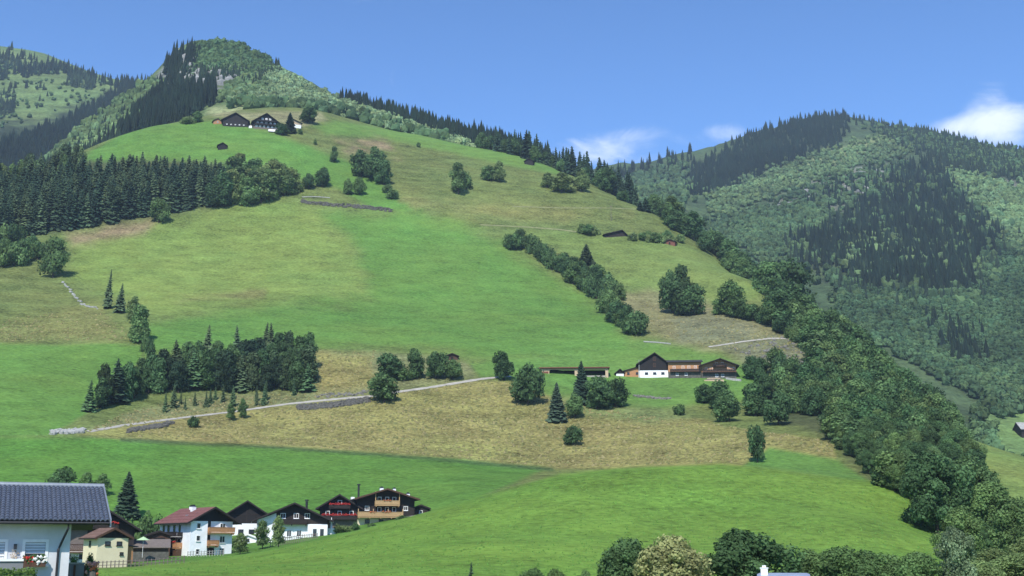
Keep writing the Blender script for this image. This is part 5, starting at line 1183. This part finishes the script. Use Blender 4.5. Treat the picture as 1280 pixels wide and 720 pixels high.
# lantern and dried wreath between the windows
b = MB().box(-2.42, -.16, Z + .30, -2.30, -.003, Z + .34).box(-2.43, -.24, Z + .12, -2.29, -.10, Z + .36); b.obj('wall_lantern', 'dark_metal', r)
b = MB()
for k in range(60):
    a = random.uniform(0, 6.28); rr = random.uniform(.05, .2); c = Vector((-2.38 + rr * math.cos(a), -.09 - random.random() * .08, Z - .12 + rr * math.sin(a) * 1.2)); s_ = .06
    b.face([c + Vector((random.uniform(-s_, s_), random.uniform(-.03, .03), random.uniform(-s_, s_))) for _ in range(3)])
b.obj('dried_bouquet', 'pale_timber', r)
# balcony front at the lower left
bl = MB().box(-8.5, -2.05, -.5, -2.0, -1.95, Z - .40).obj('balcony', 'mid_grey_render', r)
MB().box(-8.5, -2.12, Z - .397, -2.0, -1.88, Z - .30).obj('rail', 'white_paint', bl); MB().box(-2.0, -2.10, -.5, -1.91, -1.93, Z - .26).obj('post', 'brown_timber', bl); MB().box(-8.5, -1.947, Z - 1.35, -2.0, -.003, Z - 1.2).obj('floor_slab', 'grey_plaster', bl)
# hedge, garden wall and flowers
def leafy_box(name, label, cat, c, rz, sx, sy, sz, n, q, col, mat='leaves'):
    rng = np.random.default_rng(int(abs(c[0] * 100)) + n); P = rng.uniform(-1, 1, (n, 3)); ax = rng.integers(0, 3, n); P[np.arange(n), ax] = np.sign(P[np.arange(n), ax]) * rng.uniform(.75, 1.04, n); P[:, 2] = np.where(ax == 2, abs(P[:, 2]), P[:, 2])
    Nn = np.zeros((n, 3)); Nn[np.arange(n), ax] = np.sign(P[np.arange(n), ax]); Nn += rng.normal(size=(n, 3)) * .5; Nn /= np.linalg.norm(Nn, axis=1)[:, None]
    wob = 1 + .12 * np.sin(P[:, :1] * 9 + 1) * np.cos(P[:, 1:2] * 7)
    V, Q = quads(P * [sx, sy, sz] * np.c_[wob, wob, wob], Nn, q * rng.uniform(.6, 1.4, n), rng); t = np.repeat(rng.uniform(.6, 1.4, n), 4)
    o = link(name, np_mesh(name, V, Q, mat, np.c_[t, t, t])); o.location = c; o.rotation_euler = (0, 0, rz); o.color = (*col, 1); tag(o, label, cat)
    core = MB().box(-sx * .82, -sy * .82, -sz, sx * .82, sy * .82, sz * .82).obj('hedge_core', 'flower_leaf', o); return o
pq, rq = spot_at(8, 55); leafy_box('hedge', 'bright green hedge in the lower left corner before the tiled house', 'hedge', (pq.x, pq.y, px_at(8, 731)[1] * 55), rq + .12, 1.25, .7, .58, 3400, .04, (.13, .21, .05))
pq, rq = spot_at(98, 63.5)
gw = thing('garden_wall', 'low grey garden wall with a dark post right of the tiled house', 'wall', (pq.x, pq.y, A.z(px_at(98, 700)[0], 63.5)), rq); zz = px_at(98, 705)[1] * 63.5 - gw.location.z
MB().box(-.40, 0, -.5, .44, .2, zz).obj('panel', 'mid_grey_render', gw); MB().box(-.46, -.06, zz + .003, .48, .26, zz + .07).obj('coping', 'pale_stone', gw); MB().box(-.04, -.12, -.5, .06, -.063, zz - .05).obj('post', 'brown_timber', gw); MB().box(.443, 0.02, -.5, .50, .18, zz - .05).obj('end_post', 'brown_timber', gw)
for px, top, wp, d, col, kd, lab in [(100, 692, 20, 66, DECID, 'near', 'green shrub behind the low grey garden wall'), (122, 690, 24, 68, DECID_D, 'near', 'dark shrub in front of the yellow house'), (110, 701, 14, 64, DECID_L, 'near', 'small pale green plant beside the garden wall')]:
    near_tree(kd, px, top, wp, d, col, 'bush', lab, 'bush')
p_, r_ = spot_at(116, 63, 0, py=707); ft = thing('flower_tub', 'pink and orange flowers in a tub right of the garden wall', 'flowers', (p_.x, p_.y, A.z(px_at(116, 700)[0], 63)), r_); h_ = p_.z - ft.location.z
MB().tube([(0, 0, -.3), (0, 0, h_ - .25)], [.16, .24], 10).obj('tub', 'dark_stone', ft); flower_row(ft, fx, -.26, .24, h_ - .32, 'pink_flower', 0, 40, .5, sz=.6); flower_row(ft, fx, -.26, .20, h_ - .45, 'flower_leaf', 0.02, 30, .4, sz=.6); flower_row(ft, fx, -.1, .26, h_ - .4, 'orange_flower', .05, 14, .4, sz=.6)

# ------------------------------------------------------------------ tracks, walls, rails, rocks
def ribbon(name, pts, width, mat, lift=.07, n=140, kind='structure'):
    P = []
    for px, py in on_line(pts, n):
        h_ = A.hit(px, py)
        if h_: P.append(h_[0])
    P = [P[0]] + [(P[i - 1] + P[i] * 2 + P[i + 1]) / 4 for i in range(1, len(P) - 1)] + [P[-1]]
    b = MB(); V = []
    for i, q in enumerate(P):
        d = P[min(i + 2, len(P) - 1)] - P[max(i - 2, 0)]; s = Vector((d.y, -d.x, 0)).normalized()
        w = width * (1 + .18 * math.sin(i * 1.7) * math.sin(i * .6))
        row = []
        for k in (-.5, -.17, .17, .5):
            v = q + s * w * k; row.append((v.x, v.y, A.zxy(v.x, v.y) + lift + (.05 if abs(k) < .3 else 0)))
        V += row
    for i in range(len(P) - 1):
        for k in range(3): b.f.append((i * 4 + k, i * 4 + k + 1, i * 4 + 5 + k, i * 4 + 4 + k)); b.m.append(0)
    b.v = V; return tag(b.obj(name, mat), kind=kind)
ribbon('gravel_track', [(108, 540), (160, 531), (230, 522), (290, 515), (360, 505), (430, 498), (470, 495), (490, 491), (540, 484), (600, 474), (640, 470)], 1.9, 'track_gravel')
pm('dry_path', (.21, .215, .10), .95, .5, .3)
ribbon('field_path', [(640, 258), (700, 260), (760, 260), (830, 263)], 1.1, 'dry_path', .05); ribbon('field_path', [(600, 281), (660, 284), (700, 287), (745, 293)], 1.4, 'dry_path', .05)
ribbon('field_path', [(885, 434), (930, 427), (965, 423), (1000, 424)], 1.4, 'track_gravel', .1, 60)
pm('pale_crag', (.24, .24, .225), .9, .3, .35, .5)
def rocks(name, label, pts, n, size, mat, cat, jx=2, jy=1.5, flat=.7, land=None):
    """heap or wall of separate angular stones, joined"""
    Vs, Fs = [], []; off = 0; rng = RNG; base = None
    P = on_line(pts, n, jx, jy) if not isinstance(pts, tuple) else in_poly(list(pts), n)
    for px, py in P:
        h_ = (land or A).hit(px, py)
        if not h_: continue
        V0, F0 = ICO1; s = rng.uniform(*size)
        V = np.round(V0 * (1 + rng.uniform(-.3, .3, (len(V0), 1))) * 1.6) / 1.6 * .55 + V0 * .5
        V = V * s * [rng.uniform(.8, 1.4), rng.uniform(.7, 1.1), flat] + np.array(h_[0]) + [0, 0, s * .2]
        Vs.append(V); Fs.append(F0 + off); off += len(V)
    V = np.concatenate(Vs); c = V.mean(0); o = link(name, np_mesh(name, V - c, np.concatenate(Fs), mat)); o.location = c
    return tag(o, label, cat)
rocks('rock_fill', 'pale boulder bank at the left end of the gravel track', [(64, 541), (105, 539)], 90, (.45, .8), 'pale_stone', 'stone bank', 1, 2.2)
rocks('retaining_wall', 'dark stone retaining wall under the bend of the gravel track', [(372, 510), (415, 507), (462, 500)], 260, (.4, .75), 'dark_stone', 'wall', 1, 3.2)
rocks('stone_heap', 'small dark stone heap below the lower part of the track', [(160, 539), (200, 533), (216, 529)], 130, (.45, .75), 'dark_stone', 'stones', 1, 2.2)
rocks('rubble_bank', 'grey rubble beside the track above the retaining wall', [(395, 496), (425, 494), (460, 491)], 46, (.35, .7), 'stone', 'stones', 2, 2)
rocks('dry_stone_wall', 'dark dry stone wall below the upper pale guard rail', [(376, 252), (410, 256), (450, 259), (490, 263)], 190, (.5, 1.0), 'dark_stone', 'wall', 1, 2)
rocks('broken_wall', 'broken line of pale stones beside the slim conifers on the left pasture', [(78, 352), (95, 372), (104, 382), (122, 386)], 34, (.4, .8), 'pale_stone', 'stones', 1, 1)
rocks('terrace_stones', 'line of grey stones on the grass below the barn', [(792, 495), (820, 498), (838, 499)], 40, (.35, .6), 'stone', 'stones', 1, 1)
tag(rocks('scree', None, ((905, 437), (950, 424), (1000, 418), (1030, 445), (1015, 466), (950, 446)), 150, (.3, .8), 'stone', None), kind='stuff')
tag(rocks('crag_rock', None, ((218, 82), (240, 70), (262, 78), (306, 86), (304, 104), (262, 108), (222, 106)), 150, (2.0, 4.4), 'pale_crag', None, flat=1.3, land=B), kind='stuff')
tag(rocks('cliff_rock', None, ((975, 262), (1010, 236), (1075, 212), (1118, 216), (1100, 240), (1040, 256)), 40, (2.0, 5.0), 'pale_crag', None, flat=.9, land=D), kind='stuff')
def rail(name, label, pts, n, h=.6):
    P = [A.hit(px, py) for px, py in on_line(pts, n)]; P = [q[0] for q in P if q]; c = P[0]; r = thing(name, label, 'guard rail', c)
    b = MB()
    for a, q in zip(P[:-1], P[1:]):
        a_, q_ = a - c, q - c; b.hexa([a_ + Vector((0, -.05, h - .45)), q_ + Vector((0, -.05, h - .45)), q_ + Vector((0, .03, h - .45)), a_ + Vector((0, .03, h - .45)), a_ + Vector((0, -.05, h)), q_ + Vector((0, -.05, h)), q_ + Vector((0, .03, h)), a_ + Vector((0, .03, h))])
    b.obj('beam', 'pale_stone', r)
    for q in P[::3]: MB().box(q.x - c.x - .06, q.y - c.y + .04, q.z - c.z - .4, q.x - c.x + .06, q.y - c.y + .15, q.z - c.z + h - .1).obj('post', 'stone', r)
rail('guard_rail', 'pale guard rail on the road bend above the black barn', [(803, 428), (822, 429), (840, 431)], 12)
rail('guard_rail', 'pale guard rail above the stone wall on the upper meadow', [(376, 247), (395, 246.5), (414, 248)], 12)
def fence(name, label, pts, n, dist=None, h=1.0, mat='weathered_timber', group=None):
    P = [A.at(px, dist) if dist else A.hit(px, py)[0] for px, py in on_line(pts, n)]; c = P[0]; r = thing(name, label, 'fence', c)
    pole = MB().box(-.05, -.05, -.4, .05, .05, h).mesh('post', mat)
    for q in P: link('post', pole, r).location = q - c
    for z in (.45, .85):
        b = MB()
        for a, q in zip(P[:-1], P[1:]): b.tube([tuple(a - c + Vector((0, -.07, z * h))), tuple(q - c + Vector((0, -.07, z * h)))], .035, 4)
        b.obj('rail', mat, r)
fence('wooden_fence', 'weathered fence along the grass before the low sheds', [(128, 696), (165, 697), (238, 699)], 22, 172)
fence('white_fence', 'thin white fence in front of the red roofed white house', [(238, 699), (285, 697)], 14, 208, .9, 'pale_stone')
fence('picket_fence', 'rough pole fence below the white house with dark upper floor', [(340, 684), (400, 674)], 26, 222, 1.3)
for px, py, hp, lab in [(764, 276, 20, 'thin wooden pole on the pasture above the low black roof'), (1000, 0, 0, '')]:
    if not hp: continue
    q, rz, s = on_hill(px, py); o = MB().tube([(0, 0, -.5), (0, 0, hp * s)], [.14, .09], 6).box(-.6, -.06, hp * s * .92, .6, .06, hp * s * .95).obj('utility_pole', 'weathered_timber'); o.location = q; tag(o, lab, 'pole')

# ------------------------------------------------------------------ rough grass on the dry banks
def tufts(name, label, polys, size, cols, slope, mat='leaves'):
    """small tussocks, each a leaning five-sided tuft"""
    Vs, Fs, Ts = [], [], []; rng = RNG
    for poly, n in polys:
        for px, py in in_poly(poly, n):
            h_ = A.hit(px, py)
            if not h_: continue
            c = np.array(h_[0]); s = rng.uniform(*size); col = np.array(cols[rng.integers(len(cols))]) * rng.uniform(.75, 1.25)
            w = s * rng.uniform(.7, 1.3); n = 5; ph = rng.uniform(0, 6); lean = rng.normal(size=2) * s * .25; i = len(Vs)
            for k in range(n):
                a = ph + 2 * math.pi * k / n; q = w * rng.uniform(.75, 1.25); x, y = math.cos(a) * q, math.sin(a) * q
                Vs.append(c + [x, y, slope * y - .12]); Ts.append(col * .85)
            Vs.append(c + [lean[0], lean[1], s * rng.uniform(.45, .95)]); Ts.append(col * 1.1)
            Fs += [(i + k, i + (k + 1) % n, i + n) for k in range(n)]
    V = np.array(Vs); return tag(link(name, np_mesh(name, V, np.array(Fs), mat, np.array(Ts))), label, 'grass', None, 'stuff')
tufts('dry_grass', 'tufts of dry straw coloured grass on the steep banks', [
  ([(150, 545), (300, 518), (430, 503), (600, 476), (640, 480), (690, 500), (780, 515), (870, 526), (1040, 552), (1044, 569), (962, 556), (928, 578), (700, 584), (500, 566), (330, 555)], 5200),
  ([(100, 542), (160, 515), (240, 497), (395, 492), (392, 442), (470, 438), (475, 490), (300, 512)], 1200), ([(15, 395), (130, 388), (170, 425), (-20, 428)], 500), ([(790, 368), (900, 388), (1030, 440), (940, 446), (810, 418)], 800)],
  (.3, .65), [(.27, .25, .10), (.25, .24, .09), (.32, .28, .13), (.20, .21, .08)], .45)
tufts('meadow_grass', 'short tufts of green grass on the bright knoll', [([(0, 720), (130, 716), (330, 690), (530, 645), (700, 595), (900, 583), (1140, 614), (1180, 655), (1190, 720)], 7000)], (.10, .24), [(.125, .265, .05), (.11, .24, .045), (.15, .28, .06)], .18)
for o in C.objects:
    if o.get('kind') == 'stuff': o.color = (1, 1, 1, 1)
# ------------------------------------------------------------------ air
h = MB().box(-4600, -4600, -39.5, 4600, 4600, 1250)
me = bpy.data.meshes.new('haze'); me.from_pydata(h.v, [], h.f); me.update()
m = bpy.data.materials.new('haze'); m.use_nodes = True; t = m.node_tree; t.nodes.clear()
v = N(t, 'ShaderNodeVolumePrincipled'); v.inputs['Color'].default_value = (.62, .80, 1.0, 1); v.inputs['Density'].default_value = 0.000105; v.inputs['Anisotropy'].default_value = 0.0
o_ = N(t, 'ShaderNodeOutputMaterial'); L(t, v.outputs[0], o_.inputs['Volume']); m.cycles.homogeneous_volume = True
me.materials.append(m); tag(link('haze', me), kind='stuff')
